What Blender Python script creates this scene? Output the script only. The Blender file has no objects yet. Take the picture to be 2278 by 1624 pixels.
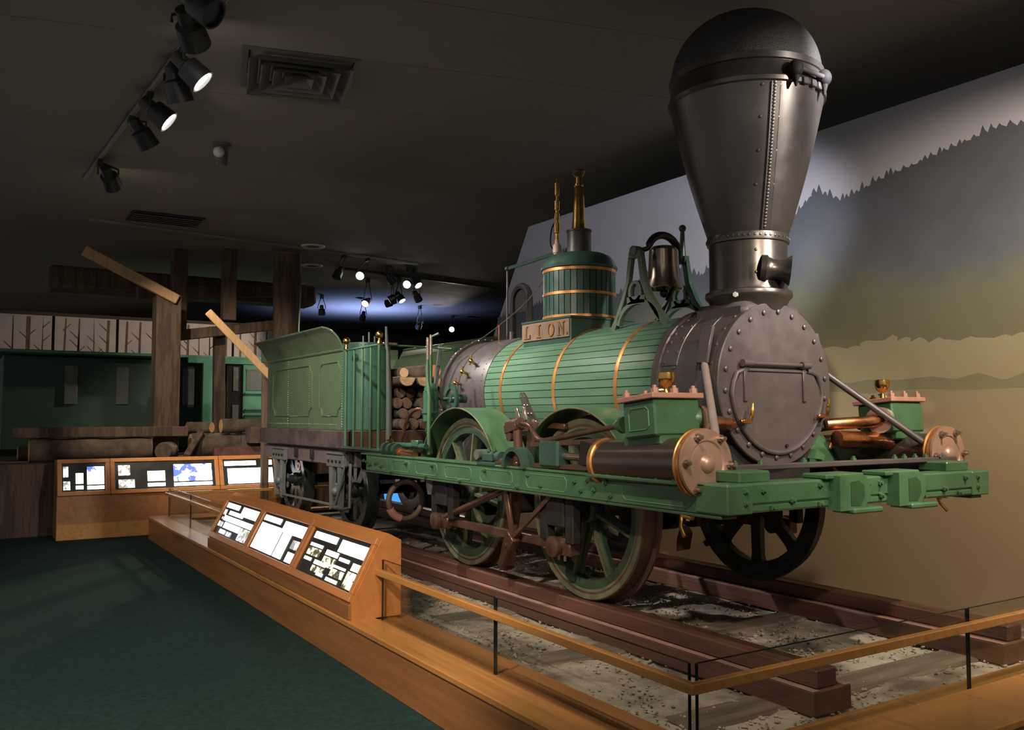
import bpy, bmesh, math, random
from mathutils import Vector, Matrix
R = random.Random(7)
PI = math.pi
sc = bpy.context.scene
C = sc.collection

# ------------------------------------------------------------------ camera, world, exposure
YAW, PITCH, FPX = math.radians(32.2), math.radians(3.33), 1955.0
cd = bpy.data.cameras.new('camera'); cam = bpy.data.objects.new('camera', cd); C.objects.link(cam)
fw = Vector((-math.cos(YAW) * math.cos(PITCH), math.sin(YAW) * math.cos(PITCH), math.sin(PITCH)))
rt = Vector((math.sin(YAW), math.cos(YAW), 0)); up = rt.cross(fw)
cam.matrix_world = Matrix(((rt.x, up.x, -fw.x, 0), (rt.y, up.y, -fw.y, -4.0), (rt.z, up.z, -fw.z, 1.10), (0, 0, 0, 1)))
cd.sensor_width = 36; cd.sensor_fit = 'HORIZONTAL'; cd.lens = FPX / 2278 * 36
cd.clip_start = .05; cd.clip_end = 200
sc.camera = cam
w = bpy.data.worlds.new('world'); sc.world = w; w.use_nodes = True
w.node_tree.nodes['Background'].inputs[0].default_value = (.55, .52, .5, 1)
w.node_tree.nodes['Background'].inputs[1].default_value = .36
vs = sc.view_settings
vs.view_transform = 'Standard'; vs.look = 'None'; vs.gamma = 1; vs.use_curve_mapping = False; vs.exposure = .9
sc.cycles.use_denoising = True
sc.cycles.max_bounces = 5; sc.cycles.use_adaptive_sampling = True; sc.cycles.adaptive_threshold = .03

# lamps seen: (position of the lens, aim point, watts, cone degrees, colour, soft radius)
WARM = (1, .84, .66); NEUT = (1, .93, .85); COOL = (.72, .80, 1)
SPOTS = [
    ((-7.36, -2.64, 3.47), (-6.6, -.3, 1.5), 230, 46, NEUT, .05),
    ((-6.33, -2.61, 3.47), (-5.6, -.45, 1.35), 330, 50, NEUT, .05),
    ((-5.70, -2.79, 3.47), (-8.7, -.85, 1.5), 380, 46, NEUT, .05),
    ((-8.13, -2.65, 3.47), (-8.9, -.9, 1.2), 120, 50, WARM, .05),
    ((-9.75, -2.72, 3.47), (-13.2, -.9, 1.1), 320, 56, WARM, .05),  # added beyond the seen heads to brighten the log exhibit
    ((-2.6, -2.62, 3.40), (-4.0, -1.0, .2), 80, 60, WARM, .06),
    ((-1.4, -2.62, 3.40), (-3.2, -.9, .7), 120, 46, WARM, .06),
    ((1.3, -1.6, 3.40), (-3.4, -.2, 1.15), 400, 26, WARM, .07),
    ((1.3, 1.1, 3.40), (-3.6, .15, 2.35), 800, 25, NEUT, .07),
    ((-2.0, .15, 3.45), (-7.6, 1.6, 1.75), 620, 42, (.93, .93, 1), .07),  # added wash lamp out of view, brightens the backdrop
    ((-1.2, .35, 3.45), (-3.9, 1.6, .7), 330, 80, WARM, .07),  # unseen wash put in for the lower part of the backdrop
    ((.6, .0, 3.45), (-1.6, 1.6, 1.0), 150, 80, WARM, .07),  # extra unseen wash for the near end of the backdrop
    ((-2.0, -4.9, 3.40), (-6.2, -1.9, -.1), 560, 60, WARM, .07),  # unseen lamp put in to brighten console and plinth wood
]

# ------------------------------------------------------------------ materials
def mat(name, col, rough=.5, metal=0, var=.12, scale=6, bump=0, bscale=40, stretch=(1, 1, 1), spec=.5, emit=None, es=0, coat=0):
    m = bpy.data.materials.new(name); m.use_nodes = True
    nt = m.node_tree; N = nt.nodes; L = nt.links; b = N['Principled BSDF']
    b.inputs['Roughness'].default_value = rough; b.inputs['Metallic'].default_value = metal
    b.inputs['Specular IOR Level'].default_value = spec
    if coat: b.inputs['Coat Weight'].default_value = coat; b.inputs['Coat Roughness'].default_value = .15
    tc = N.new('ShaderNodeTexCoord'); mp = N.new('ShaderNodeMapping'); mp.inputs['Scale'].default_value = stretch
    L.new(tc.outputs['Object'], mp.inputs['Vector'])
    nz = N.new('ShaderNodeTexNoise'); nz.inputs['Scale'].default_value = scale; nz.inputs['Detail'].default_value = 5; nz.inputs['Roughness'].default_value = .6
    L.new(mp.outputs[0], nz.inputs['Vector'])
    rp = N.new('ShaderNodeValToRGB'); e = rp.color_ramp.elements
    e[0].position = .3; e[1].position = .7
    e[0].color = tuple(max(0, c * (1 - var)) for c in col) + (1,); e[1].color = tuple(min(1, c * (1 + var)) for c in col) + (1,)
    L.new(nz.outputs['Fac'], rp.inputs['Fac']); L.new(rp.outputs[0], b.inputs['Base Color'])
    mr = N.new('ShaderNodeMapRange'); mr.inputs[1].default_value = .3; mr.inputs[2].default_value = .7
    mr.inputs[3].default_value = max(.03, rough - .08); mr.inputs[4].default_value = min(1, rough + .08)
    L.new(nz.outputs['Fac'], mr.inputs[0]); L.new(mr.outputs[0], b.inputs['Roughness'])
    if bump:
        n2 = N.new('ShaderNodeTexNoise'); n2.inputs['Scale'].default_value = bscale; n2.inputs['Detail'].default_value = 4
        L.new(mp.outputs[0], n2.inputs['Vector'])
        bp = N.new('ShaderNodeBump'); bp.inputs['Strength'].default_value = bump; bp.inputs['Distance'].default_value = .01
        L.new(n2.outputs['Fac'], bp.inputs['Height']); L.new(bp.outputs[0], b.inputs['Normal'])
    if emit:
        b.inputs['Emission Color'].default_value = (*emit, 1); b.inputs['Emission Strength'].default_value = es
    return m

def two_tone(name, c0, c1, scale, rough=.8, lo=.45, hi=.55, bump=.3, detail=6, stretch=(1, 1, 1)):
    m = mat(name, c0, rough, bump=bump, bscale=scale * 6, scale=scale, stretch=stretch)
    rp = [n for n in m.node_tree.nodes if n.type == 'VALTORGB'][0]; e = rp.color_ramp.elements
    e[0].position = lo; e[1].position = hi; e[0].color = (*c0, 1); e[1].color = (*c1, 1)
    return m

M = {}
M['green'] = mat('green frame paint', (.046, .112, .052), .40, var=.18, scale=5, bump=.06, bscale=30)
M['lag'] = mat('green lagging paint', (.078, .158, .098), .34, var=.12, scale=4, stretch=(.4, 3, 3))
M['lagdark'] = mat('dark green dome paint', (.027, .060, .045), .36, var=.15, scale=8)
M['tender'] = mat('olive green tender paint', (.070, .108, .054), .32, var=.12, scale=4)
M['tenderf'] = mat('teal green tank front', (.030, .085, .055), .28, var=.14, scale=4)
M['line'] = mat('pale lining paint', (.095, .215, .095), .45)
M['dline'] = mat('dark lining paint', (.022, .06, .025), .45)
M['iron'] = mat('blacked iron', (.060, .050, .051), .42, var=.12, scale=9, bump=.05, bscale=60)
M['stack'] = mat('chimney iron', (.090, .078, .071), .34, metal=.75, var=.18, scale=3, bump=.04, bscale=14)
M['dark'] = mat('dark iron', (.014, .0125, .0125), .7, var=.3, scale=8, spec=.25)
M['black'] = mat('black paint', (.008, .008, .009), .35, var=.2)
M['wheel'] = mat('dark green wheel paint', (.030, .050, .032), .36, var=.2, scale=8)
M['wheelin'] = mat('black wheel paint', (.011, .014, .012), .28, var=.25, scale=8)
M['tyre'] = mat('worn tyre steel', (.13, .075, .055), .42, metal=.5, var=.25, scale=12)
M['steel'] = mat('polished steel', (.42, .33, .28), .27, metal=.9, var=.15, scale=8)
M['head'] = mat('cylinder cover steel', (.40, .25, .185), .40, metal=.45, var=.10, scale=6)
M['browniron'] = mat('oiled brown iron', (.115, .062, .042), .34, metal=.55, var=.25, scale=8)
M['jacket'] = mat('brown cylinder jacket', (.060, .046, .038), .20, metal=.35, var=.04, scale=5)
M['brass'] = mat('brass', (.62, .36, .10), .24, metal=1, var=.12, scale=10)
M['bellm'] = mat('bell bronze', (.46, .38, .29), .24, metal=1, var=.18, scale=6)
M['copper'] = mat('copper', (.62, .27, .13), .28, metal=1, var=.2, scale=10)
M['band'] = mat('copper boiler band', (.58, .27, .095), .36, metal=.75, var=.15, scale=10)
M['rod'] = mat('pale steel rod', (.34, .28, .265), .38, metal=.35, var=.1)
M['rim'] = mat('worn olive wheel rim', (.105, .115, .065), .38, var=.25, scale=14)  # copied track heads out of view; wash and console lamps are added
M['shadecut'] = mat('shaded cut wood', (.10, .060, .036), .85, var=.3, scale=14)  # darker copy of the cut wood, paints the shade inside the stack
M['pink'] = mat('primed chest cover', (.36, .185, .135), .55, var=.12, scale=10)
M['bluegrey'] = mat('grey green pedestal paint', (.085, .098, .088), .5, var=.15, scale=10)
M['purple'] = mat('grey brown tender sill', (.110, .080, .080), .6, var=.15, scale=8, bump=.1)
M['sill'] = two_tone('weathered black timber', (.040, .030, .030), (.075, .052, .050), 5, .7)
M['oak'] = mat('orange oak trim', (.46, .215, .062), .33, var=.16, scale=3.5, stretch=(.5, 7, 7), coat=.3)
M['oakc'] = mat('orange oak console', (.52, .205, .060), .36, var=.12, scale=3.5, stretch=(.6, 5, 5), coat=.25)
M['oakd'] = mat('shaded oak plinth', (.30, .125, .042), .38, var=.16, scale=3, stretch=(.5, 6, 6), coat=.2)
M['rail'] = two_tone('stained rail timber', (.060, .025, .018), (.140, .060, .041), 3, .5, .3, .75, stretch=(.4, 4, 4))
M['ledge'] = mat('pale rail ledge highlight', (.30, .17, .14), .55, var=.2)
M['sleeper'] = two_tone('grey sleeper timber', (.075, .055, .042), (.15, .115, .09), 4, .85, .35, .65, stretch=(5, .6, 5))
M['carpet'] = mat('dark green carpet', (.018, .044, .041), .95, var=.3, scale=30, bump=.4, bscale=300, spec=.1)
M['ceil'] = mat('brown grey ceiling board', (.215, .188, .165), .9, var=.05, scale=2, spec=.1)
M['track'] = mat('black track metal', (.016, .016, .017), .5, var=.2)
M['trackw'] = mat('grey track metal', (.20, .19, .18), .5, var=.1)
M['vent'] = mat('grey vent metal', (.10, .092, .085), .7, var=.1)
M['wallc'] = mat('dark room wall', (.030, .026, .024), .9, var=.1)
M['wood'] = two_tone('weathered timber', (.055, .034, .022), (.10, .065, .042), 4, .85, stretch=(3, 3, .4))
M['bark'] = two_tone('log bark', (.050, .034, .024), (.12, .088, .064), 7, .9, .35, .65)
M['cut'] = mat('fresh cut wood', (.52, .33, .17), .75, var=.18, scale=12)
M['cuto'] = mat('orange cut wood', (.55, .24, .085), .75, var=.18, scale=12)
M['plank'] = mat('pale sawn plank', (.44, .27, .13), .7, var=.15, scale=6, stretch=(6, 6, .5))
M['teal'] = mat('teal carriage paint', (.062, .205, .135), .55, var=.12, scale=5)
M['teald'] = mat('dark teal paint', (.020, .055, .040), .6, var=.2)
M['dirt'] = two_tone('dry grey ground', (.11, .090, .070), (.37, .32, .26), 2.6, .95, .40, .62, bump=1.0)
M['paper'] = mat('lit white card', (.8, .8, .78), .5, var=.02, emit=(1, .99, .96), es=2.6)
M['papery'] = mat('lit cream card', (.8, .77, .62), .5, var=.05, emit=(1, .95, .72), es=1.3)
M['pback'] = mat('dark display backing', (.022, .022, .022), .35, var=.1)
M['lens'] = mat('glowing lamp lens', (.9, .9, .85), .4, emit=(1, .95, .86), es=14)
M['white'] = mat('white plastic', (.55, .53, .50), .5, var=.05)

def photo_mat(name, c0, c1, scale, es, lo=.44, hi=.56):
    m = mat(name, c0, .5); nt = m.node_tree; b = nt.nodes['Principled BSDF']
    nz = [n for n in nt.nodes if n.type == 'TEX_NOISE'][0]; nz.inputs['Scale'].default_value = scale; nz.inputs['Detail'].default_value = 8
    rp = [n for n in nt.nodes if n.type == 'VALTORGB'][0]; e = rp.color_ramp.elements
    e[0].position = lo; e[1].position = hi; e[0].color = (*c0, 1); e[1].color = (*c1, 1)
    nt.links.new(rp.outputs[0], b.inputs['Emission Color']); b.inputs['Emission Strength'].default_value = es
    return m
M['photo'] = photo_mat('lit sepia photograph', (.05, .042, .022), (.85, .80, .58), 16, .9)
M['photog'] = photo_mat('lit grey photograph', (.20, .20, .19), (.9, .9, .88), 12, .9)
M['photob'] = photo_mat('lit blue picture', (.05, .08, .40), (.95, .95, .98), 6, 1.8, .40, .45)
M['blue'] = mat('lit blue picture panel', (.02, .1, .3), .5, emit=(.06, .30, .75), es=.7)

def glass_mat():
    m = bpy.data.materials.new('clear glass'); m.use_nodes = True; nt = m.node_tree; N = nt.nodes; L = nt.links
    N.remove(N['Principled BSDF']); o = N['Material Output']
    t = N.new('ShaderNodeBsdfTransparent'); t.inputs[0].default_value = (.93, .95, .93, 1)
    g = N.new('ShaderNodeBsdfGlossy'); g.inputs['Roughness'].default_value = .02; g.inputs[0].default_value = (.9, .9, .9, 1)
    f = N.new('ShaderNodeLayerWeight'); f.inputs['Blend'].default_value = .5
    pw = N.new('ShaderNodeMath'); pw.operation = 'POWER'; pw.inputs[1].default_value = 4; L.new(f.outputs['Facing'], pw.inputs[0])
    mu = N.new('ShaderNodeMath'); mu.operation = 'MULTIPLY_ADD'; mu.inputs[1].default_value = .6; mu.inputs[2].default_value = .025; L.new(pw.outputs[0], mu.inputs[0])
    mx = N.new('ShaderNodeMixShader'); L.new(mu.outputs[0], mx.inputs[0]); L.new(t.outputs[0], mx.inputs[1]); L.new(g.outputs[0], mx.inputs[2])
    L.new(mx.outputs[0], o.inputs[0]); return m
M['glass'] = glass_mat()
M['gedge'] = mat('dark glass edge', (.012, .014, .012), .2)

# ------------------------------------------------------------------ geometry kit
def basis(ax):
    ax = Vector(ax).normalized(); h = Vector((0, 0, 1)) if abs(ax.z) < .9 else Vector((1, 0, 0))
    x = h.cross(ax).normalized(); return x, ax.cross(x), ax

class G:
    def __init__(s): s.v = []; s.f = []
    def add(s, vs, fs):
        k = len(s.v); s.v += [tuple(p) for p in vs]; s.f += [tuple(i + k for i in f) for f in fs]; return s
    def box(s, c, d, rot=None, b=.004):
        c = Vector(c); h = [x / 2 for x in d]; b = min(b, min(h) * .6)
        vs = []; idx = {}
        for sx in (-1, 1):
            for sy in (-1, 1):
                for sz in (-1, 1):
                    sg = (sx, sy, sz)
                    for a in range(3):
                        p = Vector([sg[k] * (h[k] if k == a else h[k] - b) for k in range(3)])
                        idx[sg, a] = len(vs); vs.append(c + (rot @ p if rot else p))
        fs = []
        for a in range(3):
            o1, o2 = (a + 1) % 3, (a + 2) % 3
            for sg in (-1, 1):
                q = []
                for s1, s2 in ((-1, -1), (1, -1), (1, 1), (-1, 1)):
                    t = [0, 0, 0]; t[a] = sg; t[o1] = s1; t[o2] = s2; q.append(idx[tuple(t), a])
                fs.append(q if sg > 0 else q[::-1])
            for s1 in (-1, 1):
                for s2 in (-1, 1):
                    t0 = [0, 0, 0]; t0[a] = -1; t0[o1] = s1; t0[o2] = s2; t1 = list(t0); t1[a] = 1
                    t0 = tuple(t0); t1 = tuple(t1)
                    q = [idx[t0, o1], idx[t1, o1], idx[t1, o2], idx[t0, o2]]
                    fs.append(q if s1 * s2 < 0 else q[::-1])
        for sx in (-1, 1):
            for sy in (-1, 1):
                for sz in (-1, 1):
                    t = (sx, sy, sz); q = [idx[t, 0], idx[t, 1], idx[t, 2]]
                    fs.append(q if sx * sy * sz > 0 else q[::-1])
        return s.add(vs, fs)
    def bb(s, x0, x1, y0, y1, z0, z1, b=.004):
        return s.box(((x0 + x1) / 2, (y0 + y1) / 2, (z0 + z1) / 2), (abs(x1 - x0), abs(y1 - y0), abs(z1 - z0)), b=b)
    def lathe(s, prof, o, ax=(0, 0, 1), n=32, a0=0, a1=2 * PI, ref=None):
        x, y, z = basis(ax)
        if ref is not None: y = z.cross(Vector(ref)).normalized(); x = y.cross(z)
        o = Vector(o); full = abs(a1 - a0 - 2 * PI) < 1e-6; m = n if full else n + 1
        vs = []; rows = []
        for r, t in prof:
            if r < 1e-6: rows.append([len(vs)] * m); vs.append(o + z * t)
            else:
                row = []
                for i in range(m):
                    a = a0 + (a1 - a0) * i / n; row.append(len(vs)); vs.append(o + z * t + (x * math.cos(a) + y * math.sin(a)) * r)
                rows.append(row)
        fs = []
        for j in range(len(rows) - 1):
            A, B = rows[j], rows[j + 1]
            for i in range(n):
                k = (i + 1) % m
                q = []
                for t in (A[i], A[k], B[k], B[i]):
                    if t not in q: q.append(t)
                if len(q) > 2: fs.append(q)
        return s.add(vs, fs)
    def cyl(s, p0, p1, r0, r1=None, n=20):
        r1 = r0 if r1 is None else r1; p0 = Vector(p0); p1 = Vector(p1); l = (p1 - p0).length
        return s.lathe([(0, 0), (r0, 0), (r1, l), (0, l)], p0, p1 - p0, n)
    def sph(s, c, r, n=16, k=10, sc3=(1, 1, 1)):
        c = Vector(c); i0 = len(s.v)
        s.lathe([(r * math.sin(PI * i / k), -r * math.cos(PI * i / k)) for i in range(k + 1)], (0, 0, 0), (0, 0, 1), n)
        for i in range(i0, len(s.v)):
            p = s.v[i]; s.v[i] = (c.x + p[0] * sc3[0], c.y + p[1] * sc3[1], c.z + p[2] * sc3[2])
        return s
    def tube(s, pts, r, n=10, smooth=0, closed=False):
        P = [Vector(p) for p in pts]
        if smooth:
            Q = []; m = len(P)
            for i in range(m if closed else m - 1):
                a = P[i - 1] if (i or closed) else P[0]; b = P[i]; c = P[(i + 1) % m]; d = P[(i + 2) % m] if (closed or i + 2 < m) else P[-1]
                for j in range(smooth):
                    t = j / smooth
                    Q.append(.5 * ((2 * b) + (c - a) * t + (2 * a - 5 * b + 4 * c - d) * t * t + (3 * b - a - 3 * c + d) * t ** 3))
            if not closed: Q.append(P[-1])
            P = Q
        m = len(P); rs = r if isinstance(r, (list, tuple)) else [r] * m
        if len(rs) != m: rs = [rs[min(len(rs) - 1, int(i / (m - 1) * (len(rs) - 1) + .5))] for i in range(m)]
        vs = []; x = None
        for i, p in enumerate(P):
            d = (P[(i + 1) % m] - P[i - 1]) if closed else (P[min(i + 1, m - 1)] - P[max(i - 1, 0)])
            if x is None: x, y, z = basis(d)
            else:
                z = d.normalized(); x = (x - z * x.dot(z)).normalized(); y = z.cross(x)
            for k in range(n):
                a = 2 * PI * k / n; vs.append(p + (x * math.cos(a) + y * math.sin(a)) * rs[i])
        fs = []
        for i in range(m if closed else m - 1):
            i2 = (i + 1) % m
            for k in range(n):
                k2 = (k + 1) % n; fs.append((i * n + k, i * n + k2, i2 * n + k2, i2 * n + k))
        if not closed: fs.append(tuple(range(n))[::-1]); fs.append(tuple((m - 1) * n + k for k in range(n)))
        return s.add(vs, fs)
    def bar(s, p0, p1, wd, th, side=(0, 1, 0), b=.003):
        p0 = Vector(p0); p1 = Vector(p1); z = (p1 - p0).normalized(); y = Vector(side); y = (y - z * y.dot(z)).normalized(); x = y.cross(z)
        rot = Matrix((x, y, z)).transposed()
        return s.box((p0 + p1) / 2, (wd, th, (p1 - p0).length), rot, b)
    def prism(s, poly, o, ex, ey, th):
        o = Vector(o); ex = Vector(ex); ey = Vector(ey); nz = ex.cross(ey).normalized() * th; n = len(poly)
        a = [o + ex * p[0] + ey * p[1] for p in poly]
        vs = a + [p + nz for p in a]
        fs = [tuple(range(n))[::-1], tuple(range(n, 2 * n))] + [(i, (i + 1) % n, n + (i + 1) % n, n + i) for i in range(n)]
        return s.add(vs, fs)
    def mesh(s, name, smooth=True, ang=38):
        me = bpy.data.meshes.new(name); me.from_pydata(s.v, [], s.f); me.validate(); me.update()
        bm = bmesh.new(); bm.from_mesh(me); bmesh.ops.recalc_face_normals(bm, faces=bm.faces); bm.to_mesh(me); bm.free()
        if smooth and len(me.polygons):
            me.polygons.foreach_set('use_smooth', [True] * len(me.polygons)); me.set_sharp_from_angle(angle=math.radians(ang))
        return me

def link(name, data, parent=None):
    o = bpy.data.objects.new(name, data); C.objects.link(o)
    if parent is not None:
        o.parent = parent; o.matrix_parent_inverse = WM[parent.name].inverted()
    WM[o.name] = Matrix()
    return o
WM = {}
def part(name, g, m, parent, smooth=True, label=None, kind=None, ang=38):
    me = g.mesh(name, smooth, ang) if isinstance(g, G) else g
    if not me.materials: me.materials.append(M[m] if isinstance(m, str) else m)
    o = link(name, me, parent)
    if label: o['label'] = label
    if kind: o['kind'] = kind
    return o
def put(name, me, parent, mw, label=None):
    o = link(name, me, parent); o.matrix_basis = mw; WM[o.name] = mw.copy()
    if label: o['label'] = label
    return o
def tag(o, label, cat, group=None):
    o['label'] = label; o['category'] = cat
    if group: o['group'] = group
    return o
def thing(name, label, cat, loc, group=None):
    o = bpy.data.objects.new(name, None); C.objects.link(o); o.location = loc; o.empty_display_size = .1
    WM[o.name] = Matrix.Translation(loc)
    return tag(o, label, cat, group)
def solo(name, g, m, label, cat, group=None, smooth=True):
    o = part(name, g, m, None, smooth); return tag(o, label, cat, group)
def struct(name, g, m, smooth=False):
    o = part(name, g, m, None, smooth); o['kind'] = 'structure'; return o
def mdata(g, m, name):
    me = g.mesh(name); me.materials.append(M[m]); return me
def orient(p, ax):
    x, y, z = basis(ax); q = Matrix((x, y, z)).transposed().to_4x4(); q.translation = Vector(p); return q
def arc(cx, cz, r, a0, a1, n):
    return [(cx + r * math.cos(a0 + (a1 - a0) * i / n), cz + r * math.sin(a0 + (a1 - a0) * i / n)) for i in range(n + 1)]
HEX = mdata(G().lathe([(0, 0), (.016, 0), (.016, .012), (.009, .0125), (.009, .022), (0, .024)], (0, 0, 0), n=6), 'green', 'frame_bolt')

# ------------------------------------------------------------------ the room
ZC, ZF, ZG = 3.72, -.41, -.19
struct('floor', G().bb(-26, 5, -9, 14, ZF - .1, ZF, b=0), 'carpet')
# ceiling of wide boards laid at a slant to the exhibit
E1 = Vector((.245, .9695, 0)); E2 = Vector((-.9695, .245, 0))
ceiling = struct('ceiling', G().bb(-26, 5, -9, 14, ZC + .02, ZC + .1, b=0), 'wallc')
def clip_poly(poly, x0, x1, y0, y1):
    for ax, lim, sg in ((0, x0, 1), (0, x1, -1), (1, y0, 1), (1, y1, -1)):
        out = []
        for i in range(len(poly)):
            a, b = poly[i - 1], poly[i]; da, db = sg * (a[ax] - lim), sg * (b[ax] - lim)
            if (da >= 0) != (db >= 0):
                t = da / (da - db); out.append((a[0] + (b[0] - a[0]) * t, a[1] + (b[1] - a[1]) * t))
            if db >= 0: out.append(b)
        poly = out
        if not poly: return poly
    return poly
BW = 1.03
for i in range(-9, 34):
    d0 = 6.41 + (i - 6) * BW; d1 = d0 + BW - .006
    p = [tuple((E2 * d + E1 * t)[:2]) for d, t in ((d0, -40), (d1, -40), (d1, 40), (d0, 40))]
    p = clip_poly(p, -25.9, 4.9, -8.9, 13.9)
    if len(p) > 2:
        part('ceiling_board', G().prism(p, (0, 0, ZC), (1, 0, 0), (0, 1, 0), .03), 'ceil', ceiling, smooth=False)
struct('wall_back', G().bb(-26.1, -26, -9, 14, ZF, ZC + .05, b=0), 'wallc')
struct('wall_right', G().bb(-26, 5, 14, 14.1, ZF, ZC + .05, b=0), 'wallc')

# ---- painted backdrop: misty sky over dark spruce ridges, pale clearings, tan ground
YM = 1.60; ZT = 3.32
def grad(name, stops, noise=.06, nscale=2.5):
    m = mat(name, (.5, .5, .5), .92, spec=.1); nt = m.node_tree; N = nt.nodes; L = nt.links
    rp = [n for n in N if n.type == 'VALTORGB'][0]; nz = [n for n in N if n.type == 'TEX_NOISE'][0]; nz.inputs['Scale'].default_value = nscale
    tc = [n for n in N if n.type == 'TEX_COORD'][0]
    sp = N.new('ShaderNodeSeparateXYZ'); L.new(tc.outputs['Object'], sp.inputs[0])
    ma = N.new('ShaderNodeMath'); ma.operation = 'MULTIPLY_ADD'; ma.inputs[1].default_value = noise * 8; L.new(nz.outputs['Fac'], ma.inputs[0]); L.new(sp.outputs['Z'], ma.inputs[2])
    mr = N.new('ShaderNodeMapRange'); z0, z1 = stops[0][0], stops[-1][0]
    mr.inputs[1].default_value = z0 + noise * 4; mr.inputs[2].default_value = z1 + noise * 4; L.new(ma.outputs[0], mr.inputs[0])
    L.new(mr.outputs[0], rp.inputs['Fac'])
    e = rp.color_ramp.elements
    while len(e) < len(stops): e.new(.5)
    for k, (z, c) in enumerate(stops): e[k].position = (z - z0) / (z1 - z0); e[k].color = (*c, 1)
    return m
mural = struct('wall_mural', G().prism([(-8.53, ZT), (-9.30, 2.13), (-10.6, ZF), (4.9, ZF), (4.9, ZT - .02)], (0, YM + .1, 0), (1, 0, 0), (0, 0, 1), .1),
               grad('painted misty sky', [(0, (.34, .27, .19)), (1.2, (.33, .30, .28)), (2.2, (.30, .29, .31)), (3.3, (.27, .265, .30))]))
Z00 = 0
def ridge(name, pts, m, off, jag=0, step=.05, seed=1, zb=-.30):
    r = random.Random(seed); top = []; x = pts[0][0]; k = 0
    while x < pts[-1][0]:
        while x > pts[k + 1][0]: k += 1
        t = (x - pts[k][0]) / (pts[k + 1][0] - pts[k][0]); z = pts[k][1] * (1 - t) + pts[k + 1][1] * t
        if jag:
            h = jag * (.25 + r.random()); top += [(x - step * .45, z), (x - step * .22, z + h * .55), (x, z + h), (x + step * .22, z + h * .5)]
        else: top.append((x, z))
        x += step * (.6 + .8 * r.random()) if jag else step
    top.append(pts[-1])
    poly = top + [(pts[-1][0], zb), (pts[0][0], zb)]
    part(name, G().prism(poly, (0, YM - off + .001, 0), (1, 0, 0), (0, 0, 1), .001), m, mural, smooth=False)
ridge('painted_spruce_ridge', [(-9.2, 2.30), (-7.9, 2.40), (-7.0, 2.28), (-6.2, 2.52), (-5.7, 2.35), (-5.2, 2.6), (-4.8, 2.55), (-4.45, 2.85), (-4.2, 2.72), (-3.9, 2.80), (-3, 2.95), (-1, 2.6), (2, 2.9), (4.8, 2.6)],
      grad('painted dark forest', [(1.2, (.20, .175, .105)), (1.55, (.165, .155, .095)), (1.95, (.145, .148, .105)), (2.2, (.105, .112, .125)), (2.55, (.070, .075, .092)), (2.85, (.055, .058, .068))], .11, 1.1), .002, jag=.055, step=.05, seed=4)
0 and ridge('painted_near_forest', [(-9.6, 1.5), (-8.2, 1.62), (-7.0, 1.55), (-6.0, 1.75), (-5.2, 1.9), (-4.75, 2.02), (-4.45, 2.22), (-4.25, 1.95), (-4.1, 1.9), (-3.8, 2.2), (-3.3, 2.4), (-2, 2.0), (0, 2.2), (4.8, 2.0)],
      grad('painted olive forest', [(-.3, (.21, .18, .12)), (1.4, (.15, .145, .09)), (1.9, (.14, .145, .115)), (2.3, (.10, .11, .115))], .10, 1.2), .003, jag=.10, step=.11, seed=9)
ridge('painted_clearing', [(-9.9, 1.25), (-8, 1.35), (-6, 1.42), (-5, 1.52), (-4.55, 1.60), (-4.3, 1.62), (-4.1, 1.60), (-3.95, 1.66), (-3.5, 1.6), (-1, 1.6), (4.8, 1.6)],
      grad('painted pale clearing', [(-.3, (.33, .25, .16)), (1, (.33, .26, .15)), (1.6, (.30, .265, .165))], .05, 2), .004, jag=.03, step=.16, seed=3)
def bumps(x0, x1, z, amp, n):
    return [(x0 + (x1 - x0) * i / n, z + amp * abs(math.sin(i * 1.35)) + .01 * math.sin(i * 3.1)) for i in range(n + 1)]
ridge('painted_hedge', bumps(-9.9, 4.8, 1.33, .045, 90), grad('painted olive hedge', [(-.3, (.25, .2, .12)), (1.3, (.225, .205, .12)), (1.4, (.20, .19, .115))], .02, 3), .005, step=.03)
ridge('painted_field', bumps(-9.9, 4.8, 1.255, .03, 40), grad('painted tan field', [(-.3, (.31, .22, .135)), (.5, (.33, .24, .14)), (1.0, (.36, .27, .16)), (1.3, (.30, .255, .16))], .04, 1.6), .006, step=.03)

# ---- exhibit ground, rails and sleepers
def bed():
    g = G(); nx, ny = 150, 50; x0, x1, y0, y1 = -11.45, -2.40, -1.56, YM + .01; r = random.Random(3); vs = []
    for i in range(nx + 1):
        for j in range(ny + 1):
            x = x0 + (x1 - x0) * i / nx; y = y0 + (y1 - y0) * j / ny
            z = ZG - .005 + .011 * math.sin(x * 5.1 + 1.3 * math.sin(y * 4)) * math.cos(y * 6.3 + x) + (r.random() - .5) * .012
            vs.append((x, y, z))
    return g.add(vs, [(i * (ny + 1) + j, (i + 1) * (ny + 1) + j, (i + 1) * (ny + 1) + j + 1, i * (ny + 1) + j + 1) for i in range(nx) for j in range(ny)])
def pebbles(g, n):
    r = random.Random(11)
    for _ in range(n):
        x = r.uniform(-7.5, -2.5) if r.random() < .8 else r.uniform(-11.3, -7.5); y = r.uniform(-1.53, 1.5); q = r.uniform(.004, .012) * (1.8 if r.random() < .06 else 1); z = ZG + .002
        a = r.uniform(0, PI); P_ = [(x + q * math.cos(a + k * PI / 2) * r.uniform(.7, 1.3), y + q * math.sin(a + k * PI / 2) * r.uniform(.7, 1.3), z) for k in range(4)] + [(x, y, z + q * r.uniform(.5, .9)), (x, y, z - q)]
        g.add(P_, [(0, 1, 4), (1, 2, 4), (2, 3, 4), (3, 0, 4), (1, 0, 5), (2, 1, 5), (3, 2, 5), (0, 3, 5)])
    return g
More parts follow.
